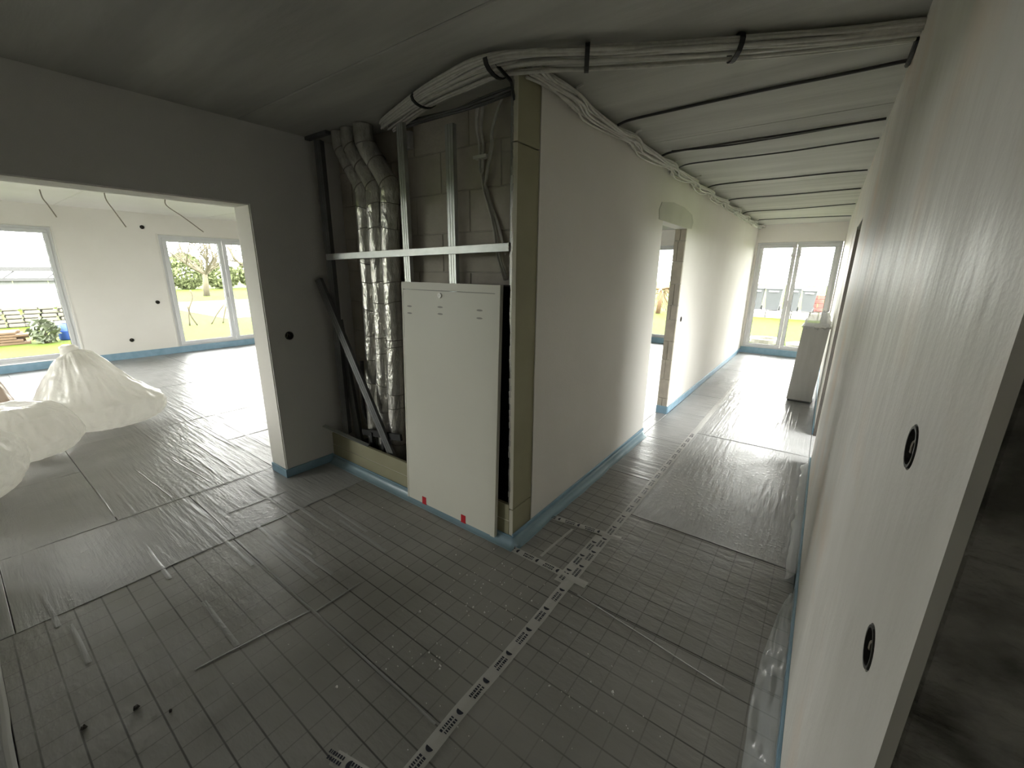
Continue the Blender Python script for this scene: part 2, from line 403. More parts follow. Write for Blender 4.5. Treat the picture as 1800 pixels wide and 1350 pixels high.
# ------------------------------------------------------------------ setting: walls
wall_left = wall('wall_left', 'plaster_dark', 'X', XL, XLB, -2.2, YB+.12, -.02, H, [(-.42, YP, -.1, ZL)], [(1.573, 1.149, .034, .05)])
wall_hall = wall('wall_hall', 'plaster', 'X', XH, XHB, 2.037, YE, -.02, H, [(D1, D2+.02, -.1, ZD)], [(5.16, 1.129, .034, .05)])
wall_end = wall('wall_end', 'plaster', 'Y', YE, YE+.3, -10.53, 1.8, -.02, H,
                [(-1.29, .118, .1, 2.27), (-4.5, -2.45, .1, 2.27)])
wall_window = wall('wall_window', 'plaster', 'X', XW, XW-.3, -3.2, YE, -.02, H, [(-1.1, 1.32, .12, 2.265), (2.695, 4.75, .1, 2.245)],
                   [(2.493, 2.355, .036, .05), (2.493, 1.008, .036, .05), (1.999, .338, .036, .05)])
wall_right = wall('wall_right', 'plaster_right', 'X', XR, XR+.012, YRE, YE, -.02, H, [(4.37, 5.27, -.1, 2.09), (6.06, 6.15, -.1, 2.1)],
                  [(.7907, 1.4146, .034, .0118), (.7038, 1.13, .034, .0118)])
wc = wall('wall_right_masonry', 'masonry_dark', 'X', XR+.0122, XR+.24, YRE+.006, YE, -.02, H, [(4.37, 5.27, -.1, 2.09)])
# rough blocks on the open end of the right wall, with bed joints
zb = [0, .2, .4, .6, .8, 1.0, 1.2, 1.398, 1.6, 1.8, 2.0, 2.2, 2.4, 2.6]
for a, b in zip(zb, zb[1:]):
    mb = MB(); rbox(mb, (XR+.0125, YRE+.002+random.uniform(0, .002), a+.003), (XR+.238, YRE+.02, b-.003), .004)
    fix_normals(mb.build('block', 'masonry_dark', wc))
wall('wall_near', 'masonry_dark', 'Y', YRE+.02, YRE+.2, XR+.2405, 1.8, -.02, H)
wall('wall_back', 'plaster', 'Y', -2.2, -2.4, XLB, 1.8, -.02, H)
wall('wall_side', 'plaster', 'X', 1.7, 2.0, -2.2, YE, -.02, H, [(3.05, 5.7, .5, 2.25)])
wall('wall_store', 'plaster', 'Y', 2.9, 2.8, XR+.2405, 1.75, -.02, H)
wall('wall_room_back', 'plaster', 'Y', -3.2, -3.5, -10.53, XLB, -.02, H, [(-8.0, -6.0, .1, 2.27)])
wall('wall_added_divider', 'plaster', 'Y', 6.0, 6.12, XW-.1, -2.7, -.02, H)  # added wall, keeps the far window's light out of the left room
wall('wall_room_side', 'plaster', 'X', XLB, XLB+.15, -3.2, -2.4, -.02, H)
wall_niche = wall('wall_niche', 'mortar', 'Y', YB+.004, YB+.12, XLB, XHB, -.02, H)
for r in range(11):
    z1 = 2.643-.25*r; z0 = max(z1-.25, 0); z1 = min(z1, H)
    xs = [XL+.002]+[x for x in [XL-.1+(.25 if r % 2 else 0)+.5*k for k in range(5)] if XL+.08 < x < XHB-.05]+[XHB-.004]
    for a, b in zip(xs, xs[1:]):
        mb = MB(); rbox(mb, (a+.003, YB-random.uniform(0, .002), z0+.003), (b-.003, YB+.02, z1-.003), .003)
        fix_normals(mb.build('block', 'masonry', wall_niche))
# masonry blocks in the far reveal of the doorway
z = 0.02; r = 0
while z < ZD-.02:
    h = min([.17, .235, .24, .22, .245][r % 5], ZD-z)
    parts = [(0, 1)] if r % 3 == 1 else [(0, .5), (.5, 1)] if r % 3 == 0 else [(0, .38), (.38, 1)]
    for a, b in parts:
        mb = MB(); rbox(mb, (XHB+.121*a+.002, D2-random.uniform(0, .006), z+.003), (XHB+.121*b-.002, D2+.022, z+h-.003), .003)
        fix_normals(mb.build('block', 'jamb_block', wall_hall))
    z += h; r += 1
# darker mortar patch over the doorway
def patch(name, pts, x, mt, parent, th=.003):
    mb = MB(); n = len(pts)
    mb.add([(x+th, y, z) for y, z in pts]+[(x-.001, y, z) for y, z in pts], [tuple(range(n)), tuple(range(2*n-1, n-1, -1))]+[(i, (i+1) % n, n+(i+1) % n, n+i) for i in range(n)])
    return fix_normals(mb.build(name, mt, parent))
patch('mortar_patch', [(4.02, 2.12), (4.0, 2.2), (4.06, 2.27), (4.4, 2.31), (4.8, 2.31), (5.12, 2.27), (5.2, 2.2), (5.16, 2.13), (4.97, 2.12)], XH, 'plaster_patch', wall_hall)
# unplastered green board at the wall end by the niche
for a, b in ((0, .235), (.239, 2.262), (2.266, H)):
    mb = MB(); rbox(mb, (XH-.028, YN+.001, a+.001), (XH-.004, 2.036, b-.001), .002)
    pb = fix_normals(mb.build('plasterboard', 'olive', wall_hall, label='olive green plasterboard strip'))
    e = MB().box((XH-.0285, YN-.0015, a+.002), (XH-.002, YN+.002, b-.002)).build('board_edge', 'board_edge', pb)
MB().box((-1.362, YN+.06, 0), (XH-.03, 2.13, H)).build('shaft_lining', 'masonry', wall_hall)
hs = thing('cabinet_shade', (-1.85, 1.95, 0), 'cabinet recess beside the right edge of the cream cover, shade painted black', 'cabinet')  # box coloured near black to stand in for shade in the gap
MB().box((-2.14, YN+.05, .02), (-1.378, 2.12, .04)).build('floor_panel', 'dark', hs)
MB().box((-2.14, YN+.05, 1.55), (-1.378, 2.12, 1.57)).build('top_panel', 'dark', hs)
MB().box((-2.14, 2.10, .04), (-1.378, 2.12, 1.55)).build('back_panel', 'dark', hs)
MB().box((-1.378, YN+.024, .02), (-1.370, 2.12, 1.57)).build('side_panel', 'dark', hs)
MB().box((-2.15, YN+.05, .02), (-2.14, 2.12, 1.57)).build('side_panel', 'dark', hs)
# low green board across the foot of the niche
mb = MB(); rbox(mb, (XL+.002, YN-.004, .05), (XH-.03, YN+.02, .15), .002); fix_normals(mb.build('plasterboard', 'olive', wall_niche, label='olive green plasterboard strip'))
mb = MB(); rbox(mb, (XL+.002, YN-.002, .153), (XH-.03, YN+.022, .262), .002); fix_normals(mb.build('plasterboard', 'olive', wall_niche, label='olive green plasterboard strip'))
MB().box((XL+.01, YN-.002, .150), (XH-.03, YN+.015, .1535)).build('board_edge', 'board_edge', wall_niche)
# white plastered reveal of the wide opening, painted lighter
MB().box((XLB-.002, YP-.006, .07), (XL-.012, YP+.002, ZL)).build('reveal_plaster', 'plaster', wall_left)
MB().box((XLB-.002, -.42, ZL-.006), (XL-.012, YP, ZL+.002)).build('reveal_plaster', 'plaster', wall_left)
MB().box((XLB-.004, -2.2, 0), (XLB+.002, -.42, H)).build('room_plaster', 'plaster', wall_left)

# ------------------------------------------------------------------ blue edge strips
tn = [0]
def trim(a, b, mt='foam_blue'):
    tn[0] += 1; mb = MB(); rbox(mb, a, b, .002); return struct(fix_normals(mb.build('trim_%d' % tn[0], mt)))
trim((XH, YN-.01, 0), (XH+.011, D1, .075)); trim((XH, D2+.02, 0), (XH+.011, YE, .085))
trim((XHB, D2-.012, 0), (XH+.011, D2-.002, .095))
trim((XL, YP-.012, 0), (XL+.012, YN-.012, .07)); trim((XLB, YP-.018, 0), (XL+.012, YP-.006, .07))
trim((XL, YN-.016, 0), (XH+.011, YN-.005, .06))
trim((XR-.011, YRE, 0), (XR, 4.37, .07)); trim((XR-.011, 5.27, 0), (XR, YE, .07))
trim((XH+.011, YE-.012, 0), (XR-.011, YE, .13))
trim((XW, -3.2, 0), (XW+.014, YE, .125)); trim((XW+.014, YE-.014, 0), (XHB, YE, .13))
# film foot of the strip lying on the floor
def sheet(name, f, nu, nv, mt, parent=None, th=.0008, **kw):
    mb = MB(); vs = [f(i/nu, j/nv) for i in range(nu+1) for j in range(nv+1)]
    fs = [(i*(nv+1)+j, (i+1)*(nv+1)+j, (i+1)*(nv+1)+j+1, i*(nv+1)+j+1) for i in range(nu) for j in range(nv)]
    mb.add(vs, fs); o = mb.build(name, mt, parent, smooth=True, **kw)
    md = o.modifiers.new('thickness', 'SOLIDIFY'); md.thickness = th; md.offset = 0
    return o
def nz(*p): return noise.noise(Vector(p))
sheet('film_skirt', lambda s, t: (XL+.02+s*(XH-XL+.02), YN-.018-.055*t, .004+.05*(1-t)**3+.004*abs(nz(s*14, t*2, 1))), 50, 6, 'blue_film',
      label='bluish film skirt lying along the foot of the pipe niche', cat='plastic film')
sheet('film_skirt', lambda s, t: (XH+.013+.05*t*(1+.3*nz(s*9, 3, 0)), YN-.02+s*(D1-YN), .003+.05*(1-t)**3+.004*abs(nz(s*20, t*2, 5))), 60, 6, 'blue_film',
      label='bluish film skirt along the hallway wall before the doorway', cat='plastic film')
def loose(s, t):
    y = .60+s*1.75; w = .02+.075*math.sin(math.pi*min(1, (1-s)*1.15))**.8
    zz = .065*(1-t)**1.8+.018*math.sin(t*3.1)*(1+1.2*nz(s*7, t*2, 2)); return (XR-.013-w*t*(1+.35*nz(s*6, 0, 8)), y, max(.003, zz+.016*nz(s*16, t*5, 4)+.014*(.3-abs(nz(s*30, t*4, 11)))))
sheet('loose_film', loose, 90, 16, 'clear_film', label='loose crumpled clear film peeling from the foot of the right wall', cat='plastic film')
sheet('film_skirt', lambda s, t: (XR-.013-.05*t*(1+.4*nz(s*15, 3, 7)), 2.5+s*1.8, .003+.07*(1-t)**2+.012*abs(nz(s*26, t*3, 9))), 60, 8, 'clear_film',
      label='clear film skirt at the foot of the right wall, further down the hallway', cat='plastic film')

# ------------------------------------------------------------------ windows
wn = [0]
def window(axis, w, d, u0, u1, z0, z1, sashes, fr=.05, sf=.055, mull=.0):
    """frame face at w, going back by d (signed); sashes: list of (u0, u1)"""
    wn[0] += 1
    B = (lambda u, z, k: (w+d*k, u, z)) if axis == 'X' else (lambda u, z, k: (u, w+d*k, z))
    root = MB().box(B(u0, z0, 0), B(u1, z0+fr, 1)).box(B(u0, z1-fr, 0), B(u1, z1, 1)).box(B(u0, z0+fr, 0), B(u0+fr, z1-fr, 1)).box(B(u1-fr, z0+fr, 0), B(u1, z1-fr, 1)).build('window_%d' % wn[0], 'white_frame')
    struct(root)
    for k, (a, b) in enumerate(sashes):
        c, e = z0+fr-.012, z1-fr+.012
        sash = MB()
        for p, q in (((a, c), (b, c+sf)), ((a, e-sf), (b, e)), ((a, c+sf), (a+sf, e-sf)), ((b-sf, c+sf), (b, e-sf))):
            rbox(sash, B(p[0], p[1], -.18), B(q[0], q[1], .75), .005)
        so = fix_normals(sash.build('sash', 'white_frame', root))
        MB().box(B(a+sf-.004, c+sf-.004, .30), B(b-sf+.004, e-sf+.004, .42)).build('pane', 'glass', so)
        s_ = MB()
        for p, q in (((a+sf, c+sf), (b-sf, c+sf+.006)), ((a+sf, e-sf-.006), (b-sf, e-sf)), ((a+sf, c+sf), (a+sf+.006, e-sf)), ((b-sf-.006, c+sf), (b-sf, e-sf))):
            s_.box(B(p[0], p[1], .22), B(q[0], q[1], .30))
        s_.build('gasket', 'steel_out', so)
    return root
w1 = window('X', XW-.06, -.08, -1.1, 1.32, .13, 2.26, [(-1.06, .12), (.13, 1.28)])
w2 = window('X', XW-.03, -.08, 2.695, 4.75, .10, 2.24, [(2.745, 3.735), (3.745, 4.70)], fr=.055, sf=.07)
w3 = window('Y', YE+.02, .08, -1.283, .112, .11, 2.268, [(-1.24, -.602), (-.596, .07)], fr=.05, sf=.065)
w4 = window('Y', YE+.04, .08, -4.5, -2.45, .11, 2.265, [(-4.45, -3.49), (-3.47, -2.5)])
w6_added = window('Y', -3.24, -.08, -8.0, -6.0, .11, 2.265, [(-7.95, -7.01), (-6.99, -6.05)])  # added unseen window, lets in daylight to brighten the cream cover
w7_added = window('X', 1.74, .08, 3.05, 5.7, .5, 2.25, [(3.1, 4.36), (4.38, 5.65)])  # unseen window put into the right-hand room to brighten the hallway
# pale corner bead around the left room windows
for (a, b, c, d) in ((-1.1, 1.33, .12, 2.27), (2.68, 4.76, .12, 2.25)):
    tn[0] += 1
    struct(MB().box((XW-.002, b-.004, c), (XW+.006, b+.014, d+.012)).box((XW-.002, a-.014, c), (XW+.006, a+.004, d+.012)).box((XW-.002, a, d), (XW+.006, b, d+.012)).build('trim_%d' % tn[0], 'trim_white'))
# added lining, its dark colour stands in for shade in the right-wall doorway
door = struct(MB().box((XR+.0, 5.235, 0), (XR+.24, 5.268, 2.088)).build('doorway_shade', 'lining_shade'))
MB().box((XR+.004, 4.372, 2.06), (XR+.24, 5.235, 2.088)).build('head_shade', 'lining_shade', door)
MB().box((XR+.004, 4.372, 0), (XR+.24, 4.40, 2.06)).build('jamb_shade', 'lining_shade', door)
# handles
for root, ax, w, u in ((w2, 'X', XW, 3.70), (w3, 'Y', YE, -.60)):
    mb = MB()
    if ax == 'X': mb.box((w-.015, u-.012, 1.02), (w+.0, u+.012, 1.14)); mb.box((w, u-.009, 1.03), (w+.03, u+.009, 1.05))
    else: mb.box((u-.012, w+.0, 1.02), (u+.012, w-.012, 1.14)); mb.box((u-.009, w-.03, 1.03), (u+.009, w, 1.05))
    mb.build('handle', 'box_white', root)

# ------------------------------------------------------------------ wall boxes in the socket holes
def wallbox(axis, w, u, z, r, depth, sg, label):
    root = thing('socket_box', (w, u, z) if axis == 'X' else (u, w, z), label, 'socket box', 'empty flush sockets')
    ring = MB(); n = 20
    for k in range(n):
        a, b = 2*math.pi*k/n, 2*math.pi*(k+1)/n
        pts = [(w+sg*.002, u+math.cos(t)*q, z+math.sin(t)*q) for t in (a, b) for q in (r*.93, r*.80)]
        pts2 = [(w-sg*depth*.8, u+math.cos(t)*r*.80, z+math.sin(t)*r*.80) for t in (a, b)]
        pts3 = [(w-sg*depth*.8, u+math.cos(t)*r*.93, z+math.sin(t)*r*.93) for t in (a, b)]
        ring.add(pts+pts2+pts3, [(0, 1, 3, 2), (1, 4, 5, 3), (4, 6, 7, 5), (6, 0, 2, 7)])
    ring.build('rim', 'socket_dark', root, smooth=False)
    MB().cyl((w-sg*depth*.86, u, z), r*.80, sg*depth*.05, 'X', 20).build('back_plate', 'dark', root)
    mb = MB()
    mb.tube(catmull([(w-sg*depth*.8, u-.008, z+r*.5), (w-sg*depth*.3, u+.006, z+.006), (w-sg*depth*.35, u+.012, z-.012)], 4), .003, 5)
    mb.tube(catmull([(w-sg*depth*.8, u+.006, z+r*.5), (w-sg*depth*.4, u-.006, z+.004), (w-sg*depth*.5, u-.010, z-.016)], 4), .003, 5)
    mb.build('wire', 'wire', root)
wallbox('X', XR, .7907, 1.4146, .0335, .0112, -1, 'empty wall socket hole in the near right wall, upper one')
wallbox('X', XR, .7038, 1.13, .0335, .0112, -1, 'empty wall socket hole in the near right wall, lower one')
wallbox('X', XL, 1.573, 1.149, .033, .05, 1, 'empty socket hole in the dark pillar beside the pipe niche')
wallbox('X', XH, 5.16, 1.129, .033, .05, 1, 'empty socket hole in the hallway wall just past the doorway')
wallbox('X', XW, 2.493, 2.355, .034, .05, 1, 'high wall hole near the ceiling between the left room windows')
wallbox('X', XW, 2.493, 1.008, .034, .05, 1, 'mid-height socket hole beside the left room sliding window')
wallbox('X', XW, 1.999, .338, .034, .05, 1, 'low socket hole above the blue strip in the left room')

# ------------------------------------------------------------------ niche: metal studs
def cprofile(mb, p, q, w, d, face):
    """open C profile from p to q; face = direction the web looks to"""
    p, q = Vector(p), Vector(q); ax = (q-p).normalized(); n = Vector(face).normalized(); s_ = ax.cross(n).normalized()
    n = s_.cross(ax).normalized()
    mb.bar(p-n*.001, q-n*.001, w, .002, n)
    for e in (-1, 1):
        off = s_*e*(w/2-.001)-n*(d/2)
        mb.bar(p+off, q+off, .002, d, n)
        lip = s_*e*(w/2-.006)-n*d
        mb.bar(p+lip, q+lip, .012, .0015, n)
        g = s_*e*w*.16+n*.001
        mb.bar(p+g, q+g, .004, .002, n)
    return mb
frame = thing('stud_frame', (-2.25, YN, 0), 'galvanised steel stud frame with cross rail in front of the ducts', 'metal frame')
yf = YN+.012
cprofile(MB(), (-2.205, yf+.006, .27), (-2.215, yf+.006, 2.50), .06, .027, (0, -1, 0)).build('stud', 'galv', frame)
cprofile(MB(), (-1.803, yf+.006, .27), (-1.806, yf+.006, 2.425), .06, .027, (0, -1, 0)).build('stud', 'galv', frame)
cprofile(MB(), (-3.16, yf+.03, .27), (-3.16, yf+.03, 2.56), .05, .05, (.5, -1, 0)).build('stud', 'galv_dark', frame)
cprofile(MB(), (-1.376, yf+.016, 1.58), (-1.376, yf+.016, 2.57), .03, .05, (0, -1, 0)).build('stud', 'galv', frame)
cprofile(MB(), (-3.14, yf, 1.742), (-1.385, yf, 1.776), .045, .022, (0, -1, 0)).build('cross_rail', 'galv', frame)
MB().bar((-3.30, YN+.05, 2.587), (-3.02, YN+.05, 2.587), .04, .022).build('ceiling_track', 'galv_dark', frame)
# mineral wool peeping out beside the right stud
mb = MB(); n = 60
for i in range(n):
    z = .28+2.25*i/n; w = .008+.006*random.random()
    mb.bar((-1.356+random.uniform(-.003, .003), YN+.004, z), (-1.356+random.uniform(-.004, .004), YN+.004, z+2.25/n*.95), w, .012, (0, -1, 0))
mb.build('edge_strip', 'foil_tape', frame)

# leaning loose profiles
mb = cprofile(MB(), (-2.45, YN+.055, .03), (-3.255, YN-.015, 1.575), .055, .03, (.2, -1, .2))
mb.build('metal_profile', 'galv_dark', label='loose dull metal profile leaning diagonally across the left of the niche', cat='metal profile', group='loose metal profiles')
mb = cprofile(MB(), (-3.07, YN+.12, .0), (-3.20, YN+.09, 1.25), .06, .03, (.2, -1, .0))
mb.build('metal_profile', 'galv_dark', label='short upright metal profile standing in the dark left corner of the niche', cat='metal profile', group='loose metal profiles')
mb = cprofile(MB(), (-2.95, YB-.05, .0), (-2.90, YB-.03, 1.45), .05, .03, (0, -1, .0))
mb.build('metal_profile', 'galv_dark', label='metal profile standing against the block wall behind the leftmost duct', cat='metal profile', group='loose metal profiles')
mb = MB(); mb.bar((-3.36, YN-.075, .352), (-2.80, YN+.012, .268), .03, .006, (0, -.3, 1)); mb.bar((-3.36, YN-.075, .346), (-2.80, YN+.012, .262), .024, .006, (0, -.3, 1))
mb.build('thin_batten', 'galv', label='thin pale batten lying on the low green board, poking out', cat='batten')

# ------------------------------------------------------------------ niche: foil-wrapped ducts
def duct(path, r, label, seams, y_off=0):
    pts = catmull(path, 10); rad = [r*(1+.035*nz(p.z*9, p.x*7, r*100)+.02*nz(p.z*31, 0, p.x*9)) for p in pts]
    root = thing('ventilation_duct', path[0], label, 'duct', 'silver ventilation ducts')
    body = MB().tube(pts, rad, 20); o = body.build('foil_jacket', 'foil', root, smooth=True)
    for z in seams:
        k = min(range(1, len(pts)-1), key=lambda i: abs(pts[i].z-z)); p = pts[k]; t = (pts[k+1]-pts[k-1]).normalized()
        a = t.cross(Vector((0, 1, 0))).normalized(); b = t.cross(a); tilt = random.uniform(-.35, .35); n = 20; ring = []
        for j in range(n+1):
            an = 2*math.pi*j/n; ring.append(p+(a*math.cos(an)+b*math.sin(an))*(r*1.035)+t*math.cos(an)*r*tilt)
        MB().tube(ring, .0035, 5).build('jacket_seam', 'foil_tape', root, smooth=True)
    return root
# vertical seam clusters and the kinked tops under the ceiling
yd = 1.99
for i, (xb, xm, xk, xt, r, lab) in enumerate([
    (-2.91, -2.825, -2.82, -2.98, .057, 'silver foil-wrapped duct, leftmost of three in the niche'),
    (-2.76, -2.69, -2.685, -2.86, .061, 'silver foil-wrapped duct, middle of three in the niche'),
    (-2.61, -2.545, -2.52, -2.705, .065, 'silver foil-wrapped duct, rightmost of three, beside the cream cover')]):
    path = [(xb, yd, .20-.09*i), (xb+.02, yd, .6), (xm-.01, yd, 1.2), (xm, yd, 1.7), (xk, yd, 2.12), (xk-.005, yd, 2.22), (xt+.03, yd-.03, 2.44), (xt, yd-.04, 2.515), (xt, yd-.04, 2.598)]
    duct(path, r, lab, [.33, .52+.05*i, .75, .98+.04*i, 1.17, 1.36+.03*i, 1.55, 1.72+.02*i, 1.93, 2.1, 2.22, 2.36, 2.48])
br = thing('pipe_clamp', (-2.6, 1.93, .36), 'black clamp bracket around the feet of the foil ducts', 'bracket')
MB().bar((-2.96, 1.914, .33), (-2.46, 1.914, .40), .02, .05, (0, 0, 1)).build('clamp_bar', 'cable_black', br)
MB().bar((-2.83, 1.91, 0), (-2.83, 1.91, .36), .03, .03).build('upright', 'cable_black', br); MB().bar((-2.68, 1.91, 0), (-2.68, 1.91, .38), .03, .03).build('upright', 'cable_black', br)
mb = MB(); mb.tube(catmull([(-3.0, 2.06, 0), (-2.99, 2.03, .25), (-3.04, 1.99, .5), (-3.10, 2.05, .9)], 6), .016, 8)
mb.build('hose', 'cable_dark', label='thin dark hose rising in the lower left of the niche', cat='hose')
mb = MB(); rbox(mb, (-3.05, 1.90, 0), (-2.92, 2.08, .22), .01); mb.cyl((-2.985, 1.90, .13), .03, -.03, 'Y', 14)
fix_normals(mb.build('pump_box', 'cable_dark', label='small black box on the floor behind the low green board', cat='box'))

# junction box on the back wall
jb = thing('junction_box', (-2.46, YB-.06, 2.49), 'small pale junction box high on the niche back wall', 'junction box')
mb = MB(); rbox(mb, (-2.51, YB-.05, 2.44), (-2.40, YB-.004, 2.55), .006); fix_normals(mb.build('housing', 'box_white', jb))
mb = MB(); rbox(mb, (-2.505, YB-.06, 2.445), (-2.405, YB-.05, 2.545), .004); fix_normals(mb.build('lid', 'box_white', jb))

# ------------------------------------------------------------------ niche: cream cabinet cover, leaning
P0 = Vector((-1.845, 1.788, .028)); lean = Vector((0, .034, 1.0)).normalized(); PX = Vector((1, 0, 0)); PN = PX.cross(lean).normalized()  # PN looks to -y
PW, PH = .826, 1.552
def pp(u, v, n=0): return P0+PX*u+lean*v+PN*n
cover = thing('cabinet_cover', P0, 'cream metal cabinet cover with small round lock leaning in front of the niche', 'cabinet cover')
def pbox(mb, u0, u1, v0, v1, n0, n1):
    return mb.add([pp(u, v, n) for n in (n0, n1) for u, v in ((u0, v0), (u1, v0), (u1, v1), (u0, v1))],
                  [(3,2,1,0),(4,5,6,7),(0,1,5,4),(1,2,6,5),(2,3,7,6),(3,0,4,7)])
mb = MB(); w = PW/2
pbox(mb, -w, w, PH-.045, PH, -.022, .006); pbox(mb, w-.035, w, 0, PH-.045, -.022, .006); pbox(mb, -w, -w+.012, 0, PH-.045, -.022, .004); pbox(mb, -w+.012, w-.035, 0, .012, -.022, .0)
mb.build('cover_frame', 'panel', cover)
mb = MB(); pbox(mb, -w+.0135, w-.0375, .006, PH-.049, -.015, .003); door = mb.build('cover_door', 'panel', cover)
mb = MB(); pbox(mb, -w+.01, w-.03, .01, PH-.03, -.021, -.016); mb.build('back_sheet', 'panel_slot', cover)
lk = MB(); q = pp(-.055, PH-.075, .003); lk.tube([q, q+PN*.008], [.0165, .015], 18); lo = lk.build('lock', 'lock', door)
lk = MB(); q = pp(-.055, PH-.075, .011); lk.bar(q-lean*.006, q+lean*.006, .003, .001, PN); lk.build('keyhole', 'panel_slot', lo)
for u, v in ((-.34, .155), (-.34, .20), (-.055, .145), (-.055, .187), (.265, .145), (.265, .19)):
    mb = MB(); n = 14; c = pp(u, PH-v, .0032); ring = []
    for k in range(n):
        a = 2*math.pi*k/n; ring.append(c+PX*math.cos(a)*.023+lean*math.sin(a)*.0055)
    mb.add(ring, [tuple(range(n))]); mb.add([p_+PN*.0006 for p_ in ring], [tuple(range(n))]); mb.build('vent_slot', 'panel_slot', door)
for u in (-.235, .145):
    mb = MB(); pbox(mb, u-.02, u+.02, .002, .055, .003, .0045); pbox(mb, u-.02, u+.02, -.002, .004, -.02, .0045); mb.build('red_tape', 'red', cover)

# ------------------------------------------------------------------ cables
def strands(root, path, n, spread, r, mt, seed, wig=.35, freq=3.0, sub=6, name='cable'):
    rnd = random.Random(seed); base = catmull(path, sub); k = len(base)
    for i in range(n):
        ph = rnd.uniform(0, 6.28); a0 = rnd.uniform(-1, 1); b0 = rnd.uniform(-1, 1); pts = []
        for j, p in enumerate(base):
            t = (base[min(j+1, k-1)]-base[max(j-1, 0)]).normalized(); s_ = t.cross(Vector((0, 0, 1)))
            if s_.length < .1: s_ = t.cross(Vector((0, 1, 0)))
            s_.normalize(); u = s_.cross(t)
            f = j/(k-1)
            a = a0+wig*math.sin(freq*f*6.28+ph)+.25*nz(f*7, i*3.1, seed); b = b0+wig*math.cos(freq*f*6.28+ph*1.3)
            sw, sh = spread(f) if callable(spread) else spread
            pts.append(p+s_*a*sw+u*b*sh)
        MB().tube(pts, r*rnd.uniform(.85, 1.15), 6).build(name, mt, root, smooth=True)
def strap(root, p, d, w, h, mt='cable_black', name='strap', t=.006, width=.022):
    """flat band wrapped round a bundle at p running along d"""
    d = Vector(d).normalized(); s_ = d.cross(Vector((0, 0, 1))).normalized(); u = s_.cross(d); p = Vector(p); n = 14; mb = MB(); vs = []
    for k in range(n):
        a = 2*math.pi*k/n; rr = s_*math.cos(a)*w+u*math.sin(a)*h; r2 = s_*math.cos(a)*(w+t)+u*math.sin(a)*(h+t)
        vs += [p+rr-d*width/2, p+r2-d*width/2, p+r2+d*width/2, p+rr+d*width/2]
    fs = [(4*k+e, 4*k+(e+1) % 4, 4*((k+1) % n)+(e+1) % 4, 4*((k+1) % n)+e) for k in range(n) for e in range(4)]
    mb.add(vs, fs); return fix_normals(mb.build(name, mt, root))
b1 = thing('cable_bundle', (-1.27, 1.73, 2.5), 'thick bundle of grey cables strapped along the ceiling over the niche', 'cables')
path1 = [(-2.56, 2.03, 2.575), (-2.39, 1.93, 2.55), (-1.94, 1.80, 2.552), (-1.62, 1.745, 2.552), (-1.386, 1.735, 2.555), (-1.22, 1.79, 2.557), (-1.01, 1.905, 2.557), (-.75, 2.04, 2.557), (-.47, 2.19, 2.56), (-.168, 2.34, 2.565), (.128, 2.47, 2.57)]
strands(b1, path1, 17, lambda f: (.042+.028*math.sin(f*3.1), .019), .0076, 'cable', 3, .3, 1.3, 7)
for i, w in ((8, .082), (6, .092), (4, .085), (2, .07)):
    p = Vector(path1[i]); d = Vector(path1[i+1])-Vector(path1[i-1]); strap(b1, p, d, w, .036, width=.02)
mb = MB(); mb.bar((-1.40, 1.70, 2.59), (-1.33, 1.78, 2.50), .012, .012); mb.bar((-1.33, 1.78, 2.50), (-1.36, 1.86, 2.42), .01, .012); mb.build('hanging_strap', 'cable_black', b1)
b1b = thing('cable_bundle', (-1.8, 1.95, 2.5), 'darker sagging cables under the thick bundle inside the niche top', 'cables')
strands(b1b, [(-2.45, 2.03, 2.56), (-2.1, 1.97, 2.535), (-1.8, 1.93, 2.515), (-1.55, 1.93, 2.525), (-1.40, 1.98, 2.56)], 6, (.03, .014), .006, 'galv_dark', 9, .3, 1.5)
b3 = thing('cable_bundle', (-1.7, YB-.03, 1.85), 'grey cables dropping down the niche back wall through a pale clip', 'cables')
strands(b3, [(-1.70, 2.0, 2.57), (-1.765, 2.06, 2.46), (-1.79, YB-.022, 2.38), (-1.79, YB-.022, 2.25), (-1.77, YB-.024, 2.12), (-1.70, YB-.026, 1.93), (-1.66, YB-.03, 1.75), (-1.60, YB-.03, 1.60)], 4, (.018, .006), .0065, 'cable', 21, .2, 1)
strands(b3, [(-1.50, 1.97, 2.55), (-1.62, 2.06, 2.52), (-1.70, YB-.022, 2.44), (-1.72, YB-.022, 2.32), (-1.75, YB-.024, 2.12), (-1.67, YB-.026, 1.93), (-1.60, YB-.03, 1.75)], 2, (.012, .006), .0065, 'cable', 22, .2, 1)
MB().box((-1.84, YB-.044, 2.30), (-1.74, YB-.002, 2.318)).build('clip', 'trim_white', b3)

b2 = thing('cable_bundle', (-1.26, 2.0, 2.5), 'long plaited bundle of white cables along the top of the hallway wall', 'cables')
ty = [2.22, 3.08, 4.0, 4.75, 5.5, 6.3, 7.2, 8.1, 9.0, 9.8]
path2 = [(-1.27, 1.86, 2.555), (-1.255, 2.0, 2.55), (-1.235, 2.22, 2.54)]
for a, b in zip(ty, ty[1:]):
    path2 += [(-1.268, a+(b-a)*.25, 2.528), (-1.262, a+(b-a)*.72, 2.532), (-1.240, b, 2.542)]
path2.append((-1.25, YE-.01, 2.57))
strands(b2, path2, 11, (.030, .024), .0068, 'cable', 5, .6, 9.0, 7)
for y in ty:
    mb = MB(); mb.bar((-1.205, y-.03, 2.575), (-1.29, y+.03, 2.522), .010, .010); mb.bar((-1.18, y-.02, 2.586), (-1.215, y-.03, 2.572), .010, .010); mb.build('cable_tie', 'cable', b2)
names = ['nearest', 'second nearest', 'third nearest', 'fourth', 'fifth', 'sixth', 'farthest']
